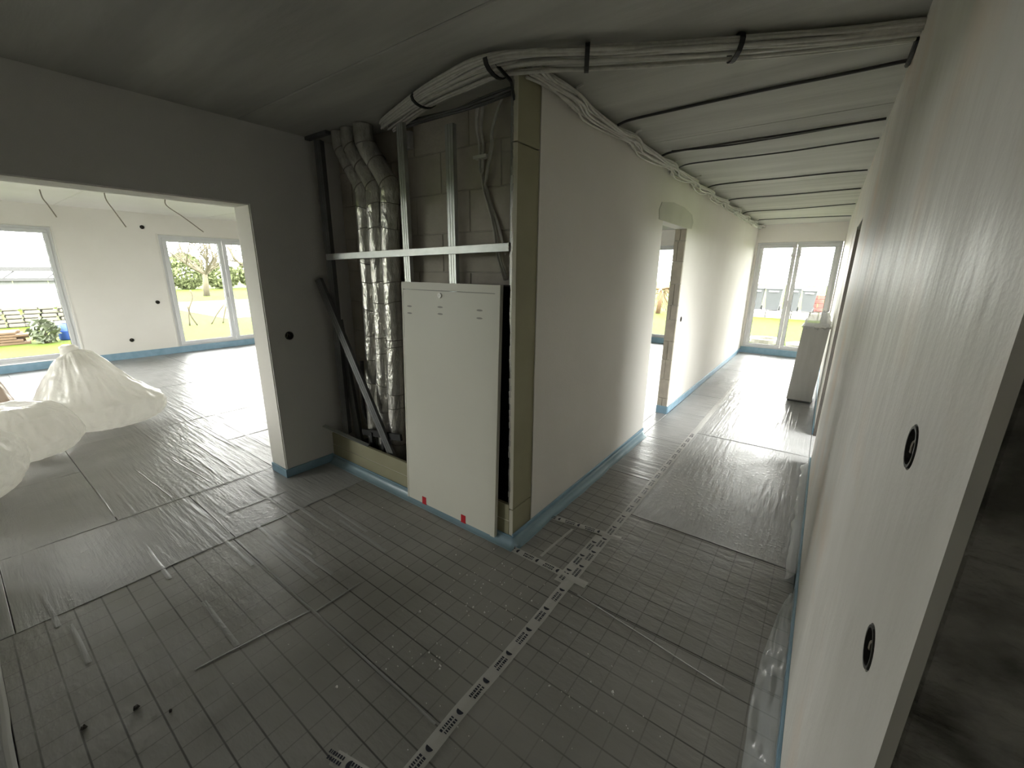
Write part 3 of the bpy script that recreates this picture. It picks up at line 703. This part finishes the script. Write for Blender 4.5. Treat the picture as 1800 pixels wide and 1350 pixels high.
for i, (y0, y1, r) in enumerate([(2.83, 2.81, .0085), (3.72, 3.70, .0085), (4.20, 4.18, .006), (5.31, 5.33, .007), (6.40, 6.38, .007), (7.76, 7.66, .007), (9.02, 9.15, .007)]):
    pts = [(-1.25, y0-.02, 2.56), (-1.17, y0, 2.592-r)]+[(-1.17+1.29*t, y0+(y1-y0)*t+.006*math.sin(i+t*9), 2.598-r-.012*math.sin(math.pi*t)*(i % 3)/2) for t in (.2, .4, .6, .8)]+[(XR-.012, y1, 2.595-r)]
    MB().tube(catmull(pts, 5), r, 7).build('ceiling_cable', 'cable_dark', smooth=True, label='dark cable stretched across the hallway ceiling, %s of seven' % names[i], cat='cable', group='dark cables across the hallway ceiling')
mb = MB().tube(catmull([(-1.17, 3.70, 2.585), (-.8, 3.73, 2.575), (-.4, 3.75, 2.583), (.0, 3.71, 2.585)], 6), .006, 6)
mb.build('ceiling_cable', 'cable_dark', smooth=True, label='slack thin cable hanging beside the second ceiling cable', cat='cable')
mb = MB(); mb.tube(catmull([(XR-.006, 2.56, 2.575), (XR-.012, 2.72, 2.545), (XR-.01, 2.83, 2.575)], 5), .009, 6)
mb.build('cable_end', 'cable_black', label='short black cable end where the bundle meets the right wall', cat='cable')
# thin wires hanging in the left room
for p, d, lab in (((-8.34, 1.07), (.10, .32), 'leftmost thin wire hanging from the left room ceiling'), ((-7.84, 1.59), (.16, .42), 'middle thin wire hanging from the left room ceiling'), ((-7.75, 2.21), (.42, .42), 'rightmost thin wire hanging from the left room ceiling')):
    MB().tube(catmull([(p[0], p[1], 2.6), (p[0]-.02, p[1]+.01, 2.5), (p[0]-.04, p[1]+d[0]*.45, 2.6-d[1]*.55), (p[0]-.06, p[1]+d[0], 2.6-d[1])], 6), .007, 6).build('hanging_wire', 'wire', smooth=True, label=lab, cat='wire', group='wires hanging in the left room')
# wire coil on the mullion of the hallway window
mb = MB(); pts = []
for k in range(90):
    a = k/90*math.pi*2*3.5; rr = .085+.012*math.sin(k*1.7); pts.append((-.60+rr*math.cos(a), YE-.014-.014*(k/90), 2.07+rr*1.25*math.sin(a)))
mb.tube(pts, .006, 5); mb.tube([(-.60, YE-.02, 2.16), (-.62, YE-.012, 2.26)], .006, 5)
mb.build('wire_coil', 'cable', smooth=True, label='small coil of white wire hung on the hallway window mullion', cat='wire coil')

# ------------------------------------------------------------------ tape on the floor seams
def tape_strip(p, q, w, label, z=.0022, rep=.16, start=.05, prints=True):
    p, q = Vector((*p, 0)), Vector((*q, 0)); d = (q-p).normalized(); s_ = Vector((-d.y, d.x, 0)); ln = (q-p).length; n = max(2, int(ln/.04)); mb = MB()
    vs = []
    for i in range(n+1):
        c = p+d*ln*i/n; wob = .004*nz(c.x*5, c.y*5, w); hh = z+.0012*abs(nz(c.x*17, c.y*17, 1))
        vs += [c+s_*(w/2+wob)+Vector((0, 0, hh-.001)), c+s_*wob*.5+Vector((0, 0, hh)), c-s_*(w/2-wob)+Vector((0, 0, hh-.001))]
    mb.add(vs, [(3*i+j, 3*(i+1)+j, 3*(i+1)+j+1, 3*i+j+1) for i in range(n) for j in range(2)])
    root = mb.build('seam_tape', 'tape', label=label, cat='tape', group='clear tape on the floor seams')
    if prints:
        t = start
        while t < ln-.10:
            mk = MB(); c = p+d*t; zz = z+.0016
            k = 10; arc = [c+d*(.004)+s_*0+Vector((0, 0, zz))]
            for e in range(k+1):
                a = math.pi*(-.5+e/k)-math.pi/2; arc.append(c+s_*(math.cos(a)*.016)+d*(.022-(-math.sin(a))*.016)+Vector((0, 0, zz)))
            mk.add(arc[1:], [tuple(range(k+1))])
            for row in (-.010, .008):
                x = -.012
                while x > -.075:
                    l_ = random.uniform(.004, .009)
                    cc = c+d*x+s_*row
                    mk.add([cc+s_*.006+Vector((0,0,zz)), cc-s_*.006+Vector((0,0,zz)), cc-d*l_-s_*.006+Vector((0,0,zz)), cc-d*l_+s_*.006+Vector((0,0,zz))], [(0,1,2,3)])
                    x -= l_+random.uniform(.002, .005)
            mk.build('printed_mark', 'print', root); t += rep
    return root
tape_strip((XT, .15), (XT-.01, 1.90), .058, 'printed clear tape along the long floor seam in the foreground', start=.07)
tape_strip((XT-.01, 1.80), (XT-.02, 4.6), .058, 'printed clear tape continuing along the seam up the hallway', z=.0034, start=.09)
tape_strip((XT-.055, 1.72), (XT-.05, 2.24), .058, 'short doubled tape beside the hallway seam in front of the wall corner', z=.003, start=.1)
tape_strip((-1.32, 1.792), (-.79, 1.785), .05, 'short printed tape running across from the niche corner', z=.005, rep=.14)
tape_strip((-1.29, 2.235), (-.80, 2.29), .05, 'second short printed tape across the hallway left boards', z=.0045, rep=.14)
tape_strip((XT-.02, 4.6), (XT-.03, 9.9), .055, 'far clear tape along the hallway seam towards the end window', prints=False)
tape_strip((-1.12, .50), (XT+.02, .56), .05, 'tape end crossing the long seam at the bottom of the picture', z=.0045, rep=.1)
tape_strip((-2.74, -.165), (-1.2, -.18), .022, 'pale tape at the left edge of the foreground floor', prints=False)
tape_strip((-1.12, 1.84), (-1.10, 2.2), .018, 'narrow clear tape between the two cross tapes by the corner', prints=False)

# ------------------------------------------------------------------ ridges where the film is pulled up along seams
def ridge(p, q, h=.0028, w=.010, label=''):
    p, q = Vector((*p, 0)), Vector((*q, 0)); d = (q-p).normalized(); s_ = Vector((-d.y, d.x, 0)); ln = (q-p).length; n = max(3, int(ln/.03)); vs = []
    for i in range(n+1):
        c = p+d*ln*i/n; f = h*(.5+.8*abs(nz(c.x*9, c.y*9, 3)))*min(1, 6*i/n, 6*(n-i)/n); wob = .004*nz(c.x*6, c.y*6, 7)
        vs += [c+s_*(w/2+wob)+Vector((0,0,.0006)), c+s_*(w/5+wob)+Vector((0,0,.0008+f)), c+s_*(wob-w/5)+Vector((0,0,.0008+f)), c+s_*(wob-w/2)+Vector((0,0,.0006))]
    o = MB(); o.add(vs, [(4*i+j, 4*(i+1)+j, 4*(i+1)+j+1, 4*i+j+1) for i in range(n) for j in range(3)])
    o.build('film_ridge', 'film_x', floor, smooth=True)
for a in [((-2.775, -.1), (-2.76, 1.68)), ((-3.6, -.05), (-3.59, 1.40)), ((-2.74, .812), (-.92, .79)), ((-.82, 2.612), (.11, 2.618)), ((-.8, 4.55), (.1, 4.56)),
          ((-1.79, .81), (-1.79, 1.06)), ((-1.82, .79), (-1.90, .33)), ((-3.5, .83), (-2.85, .815)), ((-3.11, .86), (-3.09, 1.30)),
          ((-9.0, 1.45), (-3.7, 1.42)), ((-5.5, 1.2), (-5.5, 2.3)), ((-7.4, 1.45), (-7.4, 3.0)), ((-9.4, 2.41), (-5.6, 2.39)), ((-4.55, 1.45), (-4.55, 1.9)),
          ((-.80, 1.70), (-.05, 1.60)), ((-4.75, .43), (-3.66, .42)), ((-4.5, .70), (-3.66, .735)), ((-4.5, .95), (-3.7, 1.0))]:
    ridge(*a)
for i in range(26):
    x = random.uniform(-6.6, -3.7); y = random.uniform(.5, 2.6); ridge((x, y), (min(x+random.uniform(.5, 1.3), -3.62) , y+random.uniform(-.02, .02)), .0022, .022)
for i in range(16):
    x = random.uniform(-3.5, -2.0); y = random.uniform(.0, 1.5); ridge((x, y), (x+random.uniform(.3, .7), y+random.uniform(-.02, .02)), .0022, .022)
for i in range(14):
    x = random.uniform(-.75, .02); y = random.uniform(4.5, 7.4); ridge((x, y), (x+random.uniform(-.02, .02), y+random.uniform(.6, 1.6)), .0022, .018)

# ------------------------------------------------------------------ crumbs
def crumb(x, y, s, mt, label):
    mb = MB(); import math as m_
    vs = []; n = 6
    for k in range(n): a = 2*m_.pi*k/n+random.random()*.5; vs.append((x+s*m_.cos(a)*random.uniform(.7, 1.2), y+s*m_.sin(a)*random.uniform(.7, 1.2), .001))
    for k in range(n): a = 2*m_.pi*k/n+random.random()*.5; vs.append((x+s*.6*m_.cos(a), y+s*.6*m_.sin(a), .001+s*random.uniform(.7, 1.3)))
    mb.add(vs, [tuple(range(n))[::-1], tuple(range(n, 2*n))]+[(k, (k+1) % n, n+(k+1) % n, n+k) for k in range(n)])
    return mb
def inv(u, v):
    d = fw+rt*((u-900)/F_PX)+up*((675-v)/F_PX); t = -CAM_H/d.z; return d.x*t, d.y*t
for u, v, s, lab in [(738, 1076, .007, 'white crumb lying left of the crumb scatter'), (832, 1068, .006, 'long white crumb amid the crumb scatter'),
                     (1077, 1217, .006, 'pale crumb right of the long taped seam'), (870, 1002, .005, 'white crumb at the top of the crumb scatter'),
                     (592, 1208, .006, 'pale crumb left of the crumb scatter')]:
    crumb(*inv(u, v), s, 'crumb', '').build('foam_crumb', 'crumb', label=lab, cat='crumb', group='single crumbs on the foreground floor')
for u, v, s, lab in [(240, 1245, .011, 'dark grit lump on the left foreground floor, larger one'), (148, 1280, .010, 'dark grit lump at the far left of the foreground floor'), (300, 1250, .007, 'small dark grit grain beside the larger lump')]:
    crumb(*inv(u, v), s, 'grit', '').build('grit_lump', 'grit', label=lab, cat='grit', group='single crumbs on the foreground floor')
allc = MB()
def scat(cx, cy, sx, sy, n, s0, s1):
    for i in range(n):
        u, v = random.gauss(cx, sx), random.gauss(cy, sy); x, y = inv(u, v)
        if x < XR-.03 and not (y > YN-.04 and x < XH+.02): c = crumb(x, y, random.uniform(s0, s1), '', ''); allc.add(c.v, c.f)
scat(850, 1030, 45, 35, 46, .002, .0052); scat(740, 1155, 45, 18, 22, .002, .005); scat(1050, 1200, 110, 70, 36, .0016, .0042); scat(820, 1150, 190, 120, 60, .0013, .0034); scat(720, 930, 60, 40, 16, .0015, .004)
allc.build('crumb_scatter', 'crumb', label='fine white crumbs scattered over the foreground floor', cat='crumbs', kind='stuff')

# ------------------------------------------------------------------ plastic bags in the left room
def bag(center, rx, ry, h, peak, label, mt='bag', seed=1, lobes=(), rot=0):
    """slumped sack: peak = (dx, dy, gather 0..1); lobes = (angle, width, amount)"""
    nu, nv = 150, 80; mb = MB(); vs = []
    for j in range(nv+1):
        ph = math.pi*j/nv; z = (1-math.cos(ph))/2
        for i in range(nu):
            th = 2*math.pi*i/nu; c, s_ = math.cos(th), math.sin(th)
            rad = math.sin(ph)**.60
            g = max(0, (z-.38)/.62)
            rad *= 1-.80*peak[2]*g**.75*(1-.12*g)
            f = 1+.10*nz(c*1.6+seed, s_*1.6, z*1.8)
            # creases: ridged noise, long folds radiating from the neck plus crumple
            f += .10*(.5-abs(nz(c*3.4+seed, s_*3.4, z*1.2)))+.06*(.5-abs(nz(c*7, s_*7+seed, z*3.5)))+.028*(.5-abs(nz(c*15+seed, s_*15, z*9)))
            f += peak[2]*.07*math.sin(th*9+seed+3*nz(c*1.5, s_*1.5, seed))*g
            for lt, lw, la in lobes:
                dth = math.atan2(math.sin(th-lt), math.cos(th-lt)); f += la*math.exp(-(dth/lw)**2)*math.exp(-((z-.2)/.28)**2)
            x, y = c*rx*rad*f, s_*ry*rad*f
            k = z**1.4
            zz = h*z*(1+.10*nz(c*1.7*rad, s_*1.7*rad, seed))+.05*(.3-abs(nz(x*7, y*7, z*3+seed)))*math.sin(ph)*(.3+z)
            vs.append((center[0]+x+peak[0]*k, center[1]+y+peak[1]*k, max(.004, zz)))
    fs = [(j*nu+i, j*nu+(i+1) % nu, (j+1)*nu+(i+1) % nu, (j+1)*nu+i) for j in range(nv) for i in range(nu)]
    mb.add(vs, fs); return mb.build('plastic_bag', mt, smooth=True, label=label, cat='bag', group='plastic bags in the left room')
b = bag((-6.0, .80), .50, .44, .84, (.12, -.13, .85), 'large white plastic bag with a pointed gathered top', seed=3, lobes=((.9, .45, .32), (1.5, .5, .10)))
MB().tube(catmull([(-5.88, .67, .70), (-5.875, .665, .82), (-5.87, .67, .91)], 4), [.13, .11, .092, .078, .068, .064, .066, .07, .045], 14).build('gathered_top', 'bag', b, smooth=True)
bag((-5.46, .19), .34, .37, .50, (0, 0, .2), 'low slumped white plastic bag in front of the pointed one', seed=8)
bag((-4.72, -.31), .48, .47, .56, (0, 0, .1), 'rounded white plastic bag at the left picture edge, nearest of the bags', seed=14)
bag((-6.22, -.10), .3, .36, .76, (0, 0, .3), 'pinkish beige bag behind the others at the left picture edge', 'bag_pink', seed=20)

# ------------------------------------------------------------------ wrapped insulation pack in the hallway
pk = thing('insulation_pack', (-.05, 6.8, 0), 'upright grey pack of insulation boards leaning on the right hallway wall', 'insulation pack')
def sh(x, y, z): return (x+.036*z, y+.05*z, z)
mb = MB(); nb = 6
for k in range(nb):
    y0, y1 = 6.56+.085*k, 6.56+.085*(k+1)-.004
    q = [sh(x, y, z) for z in (.03+.0, 1.01) for x, y in ((-.203, y0), (.078, y0), (.078, y1), (-.203, y1))]
    one = MB().add(q, [(3,2,1,0),(4,5,6,7),(0,1,5,4),(1,2,6,5),(2,3,7,6),(3,0,4,7)])
    one.build('foam_board', 'grey_pack', pk)
mb = MB(); rbox(mb, (-.19, 6.58, 0), (.07, 7.05, .03), .006); fix_normals(mb.build('foot_board', 'galv_dark', pk))
def wrap(s, t):
    # crumpled film crown
    a = 2*math.pi*s; c, sn = math.cos(a), math.sin(a); q = 1/max(abs(c), abs(sn))
    x = -.0625+.148*c*q*(1-.35*t)+.03*nz(c*3, sn*3, t*4); y = 6.81+.262*sn*q*(1-.30*t)+.03*nz(c*3+5, sn*3, t*4)
    z = .98+.20*t+.03*nz(c*6, sn*6, t*3+2); X, Y, Z = sh(x, y, z); return (min(X, XR-.004), Y, Z)
sheet('film_wrap', wrap, 60, 12, 'clear_film', pk)

# ------------------------------------------------------------------ outside
struct(MB().box((-80, -60, -.30), (40, 90, -.10)).build('ground', 'grass'))
MB().box((-27, 6, -.11), (-17, 22, -.09)).build('bare_patch', 'earth', label='pale worn ground beyond the left room sliding window', cat='ground')
kerb = thing('kerb', (-1, 21, -.1), 'pale kerb of paving slabs under the bins outside', 'kerb')
for k in range(8):
    x = -4.6+.9*k; mb = MB(); rbox(mb, (x+.01, 20.4, -.12), (x+.89, 21.9, .16+.01*(k % 2)), .02); fix_normals(mb.build('slab', 'paving', kerb))
def wheelie(x, y, z, w, h, label):
    root = thing('wheelie_bin', (x, y, z), label, 'bin', 'dark bins outside the hallway window'); mb = MB(); d = w*1.1
    def ring(zz, a, b): return [(x-a/2, y-b/2, z+zz), (x+a/2, y-b/2, z+zz), (x+a/2, y+b/2, z+zz), (x-a/2, y+b/2, z+zz)]
    q = ring(.03, w*.78, d*.75)+ring(h*.86, w, d); mb.add(q, [(3,2,1,0),(4,5,6,7),(0,1,5,4),(1,2,6,5),(2,3,7,6),(3,0,4,7)])
    mb.build('body', 'bin', root)
    mb = MB(); rbox(mb, (x-w*.54, y-d*.54, z+h*.86), (x+w*.54, y+d*.54, z+h*.93), .02); q = ring(h*.93, w*.96, d*.96)+ring(h, w*.74, d*.74); mb.add(q, [(4,5,6,7),(0,1,5,4),(1,2,6,5),(2,3,7,6),(3,0,4,7)])
    fix_normals(mb.build('lid', 'bin', root))
    MB().bar((x-w*.3, y-d*.56, z+h*.80), (x+w*.3, y-d*.56, z+h*.80), .03, .04).build('handle', 'bin_print', root)
    for e in (-1, 1): MB().cyl((x+e*w*.38, y+d*.35, z+.1), .1, .05, 'X', 14).build('wheel', 'bin', root)
    return root
wheelie(-2.36, 21.0, .165, .50, 1.0, 'dark wheelie bin outside, leftmost of the four')
wheelie(-1.74, 21.0, .165, .58, 1.0, 'dark wheelie bin outside, second from the left')
wheelie(-1.06, 21.0, .165, .50, 1.03, 'dark wheelie bin outside, half hidden behind the window mullion')
wheelie(-.52, 21.0, .165, .48, .95, 'dark wheelie bin outside, rightmost of the four, by the red wall')
rw = thing('garden_wall', (.3, 21.4, .1), 'low reddish wall outside to the right of the bins', 'wall')
for r in range(4):
    for k in range(6):
        x = -.40+.4*k-(.2 if r % 2 else 0); mb = MB(); rbox(mb, (x+.006, 21.35, .17+.17*r+.004), (x+.394, 21.55, .17+.17*(r+1)-.004), .008); fix_normals(mb.build('brick', 'brick', rw))
mb = MB()
for k in range(24):
    a, b = 2*math.pi*k/24, 2*math.pi*(k+1)/24
    vs = [(-1.1+q*math.cos(t)*.42, 12.95+q*math.sin(t)*.42, z) for t in (a, b) for q, z in ((1, -.1), (1, .0), (.62, .0), (.62, -.1))]
    mb.add(vs, [(0, 4, 5, 1), (1, 5, 6, 2), (2, 6, 7, 3)])
fix_normals(mb.build('concrete_ring', 'paving', label='pale round ring lying on the lawn outside the hallway window', cat='ring'))
mb = MB(); mb.cyl((-.26, 12.7, -.1), .36, .06, 'Z', 24); mb.cyl((-.26, 12.7, -.04), .27, .03, 'Z', 24, .24)
mb.build('manhole_cover', 'paving', label='pale round cover on the lawn right of the pale ring', cat='cover')

def branch(mb, p, d, ln, r, depth, rnd, spread=.6, rise=.15, weep=0):
    p = Vector(p); d = Vector(d).normalized(); pts = [p]; n = 4; q = p.copy(); dd = d.copy()
    for i in range(n):
        dd = (dd+Vector((rnd.uniform(-.18, .18), rnd.uniform(-.18, .18), rnd.uniform(-.1, .1)+rise*.3-weep*.35))).normalized(); q = q+dd*ln/n; pts.append(q.copy())
    mb.tube(pts, [r*(1-.45*i/n) for i in range(n+1)], 5 if depth > 1 else 4, cap=False)
    if depth <= 0: return
    for k in range(3 if depth > 1 else 4):
        i = rnd.randint(1, n); nd = (dd+Vector((rnd.uniform(-1, 1), rnd.uniform(-1, 1), rnd.uniform(-.5, .8)))*spread).normalized()
        branch(mb, pts[i], nd, ln*rnd.uniform(.55, .8), r*.52, depth-1, rnd, spread, rise, weep)
def bare_tree(p, h, seed, label, spread=.9, r=.16, mt='bark', weep=0, depth=4):
    rnd = random.Random(seed); root = thing('bare_tree', p, label, 'tree', 'trees outside'); p = Vector(p)
    MB().tube([p, p+Vector((.03, .05, h*.16)), p+Vector((0, .1, h*.30))], [r*1.2, r, r*.9], 8).build('trunk', mt, root, smooth=True)
    mb = MB(); top = p+Vector((0, .1, h*.29))
    for k in range(7):
        a = 2*math.pi*k/7+rnd.random(); branch(mb, top, (math.cos(a)*spread, math.sin(a)*spread, .8-weep*.2), h*.33, r*.6, depth, rnd, .85, .2, weep)
    mb.build('branches', mt, root); return root
bare_tree((-32, 10.35, -.1), 4.6, 4, 'bare spreading tree on the lawn beyond the left room sliding window', 1.3, .16)
bare_tree((-33, 13.6, -.1), 5.0, 11, 'second bare tree at the right side of the sliding window view', 1.2, .15)
def shrub(p, rx, ry, rz, n, mt, label, group, s=.16, seed=0):
    rnd = random.Random(seed); root = thing('shrub', p, label, 'shrub', group); mb = MB()
    for i in range(n):
        a = rnd.uniform(0, 6.283); z = rnd.random(); q = math.sqrt(max(0, 1-(2*z-1)**2))*rnd.uniform(.75, 1.05)
        c = Vector((p[0]+rx*q*math.cos(a), p[1]+ry*q*math.sin(a), p[2]+rz*z+.05))
        u = Vector((rnd.uniform(-1, 1), rnd.uniform(-1, 1), rnd.uniform(-1, 1))).normalized(); v = u.orthogonal().normalized(); l_ = s*rnd.uniform(.6, 1.3)
        mb.add([c-u*l_, c-v*l_*.5, c+u*l_, c+v*l_*.5], [(0, 1, 2, 3)])
    mb.build('foliage', mt, root)
    MB().tube([Vector(p), Vector(p)+Vector((0, 0, rz*.6))], [.06, .03], 6).build('stem', 'bark', root)
for i in range(6):
    shrub((-43, 7.5+2.6*i, -.1), 1.2, 1.28, 2.0+.4*(i % 3), 1300, 'leaf', 'green hedge shrub behind the bare tree, %s from the left' % ['first', 'second', 'third', 'fourth', 'fifth', 'sixth'][i], 'hedge shrubs behind the lawn', .2, i)
# stakes and twigs
for pts, lab in (([(-15.8, 4.52, -.1), (-15.8, 4.56, .35), (-15.8, 4.72, .75), (-15.8, 4.70, .98)], 'bent sapling stem outside the sliding window, leftmost'),
                 ([(-15.8, 4.72, -.1), (-15.8, 4.6, .2), (-15.8, 4.55, .5)], 'short twig leaning on the bent sapling outside'),
                 ([(-15.8, 5.10, -.1), (-15.8, 5.3, .2), (-15.8, 5.55, .50)], 'stake leaning to the right outside the sliding window'),
                 ([(-15.8, 5.43, -.1), (-15.8, 5.52, .2), (-15.8, 5.6, .45)], 'stake beside the window mullion outside, nearly upright')):
    MB().tube(catmull(pts, 4), .022, 6).build('garden_stake', 'bark', smooth=True, label=lab, cat='stake', group='stakes and saplings outside')
# weeping tree seen through the doorway
bare_tree((-5.9, 19.0, -.1), 3.6, 31, 'brown weeping tree seen through the doorway window', 1.5, .09, 'leaf_dry', .8, 4)
# carport frame, sheet wall and stores seen through the left window
cp = thing('carport_frame', (-22, 1, 0), 'grey steel carport frame outside the leftmost window', 'carport')
for y in (-4.0, 3.6): MB().bar((-22, y, -.1), (-22, y, 2.0 if y > 0 else 1.6), .10, .10).build('post', 'steel_out', cp)
MB().bar((-22, -4.0, 1.54), (-22, 3.7, 1.54), .10, .15).build('beam', 'steel_out', cp)
MB().bar((-22, -4.0, 1.20), (-22, 3.7, 1.20), .07, .10).build('rail', 'steel_out', cp)
for k in range(7): MB().bar((-22, -3.6+k, 1.20), (-22, -3.2+k, 1.54), .04, .04).build('brace', 'steel_out', cp)
sw = thing('shed', (-27, 1, -.1), 'pale sheet-walled shed behind the carport frame', 'shed')
for k in range(10): MB().box((-27, -4+k, -.1), (-26.95, -3.02+k, 1.05)).build('wall_panel', 'greenhouse', sw)
MB().box((-30, -4.2, 1.05), (-26.7, 6.1, 1.12)).build('roof', 'greenhouse', sw)
st = thing('stone_stack', (-19, 1.8, -.1), 'stack of flat grey stones on the lawn outside the leftmost window', 'stones')
for r in range(5):
    for k in range(6):
        y = .7+.36*k+random.uniform(-.04, .04); mb = MB(); rbox(mb, (-19.4, y, -.1+.12*r), (-18.9, y+.32, -.1+.12*(r+1)-.008), .025); fix_normals(mb.build('stone', 'stone', st))
for r in range(5):
    for k in range(3):
        x = -15.3+.2*k; mb = MB(); rbox(mb, (x, -1.2+random.uniform(-.2, .2), -.1+.06*r), (x+.17, 1.02+random.uniform(-.12, .12), -.1+.06*r+.05), .006)
        fix_normals(mb.build('plank', 'timber', label='weathered plank in the pile outside the leftmost window, %s row, %s' % (['lowest', 'second', 'third', 'fourth', 'top'][r], ['back', 'middle', 'front'][k]), cat='plank', group='timber pile outside'))
shrub((-14.6, 1.34, -.1), .22, .24, .48, 260, 'pale_plant', 'pale leafy plant beside the timber pile', None, .09, 77)
bb = thing('blue_barrel', (-14.9, 1.72, -.1), 'blue plastic barrel outside, at the right edge of the leftmost window', 'barrel')
mb = MB(); mb.tube([(-14.9, 1.72, -.1+z) for z in (0, .03, .2, .22, .24, .40, .42)], [.12, .14, .14, .15, .14, .14, .12], 18); mb.build('drum', 'blue_plastic', bb, smooth=True)
MB().cyl((-14.9, 1.72, .32), .145, .03, 'Z', 18).build('lid', 'trim_white', bb)
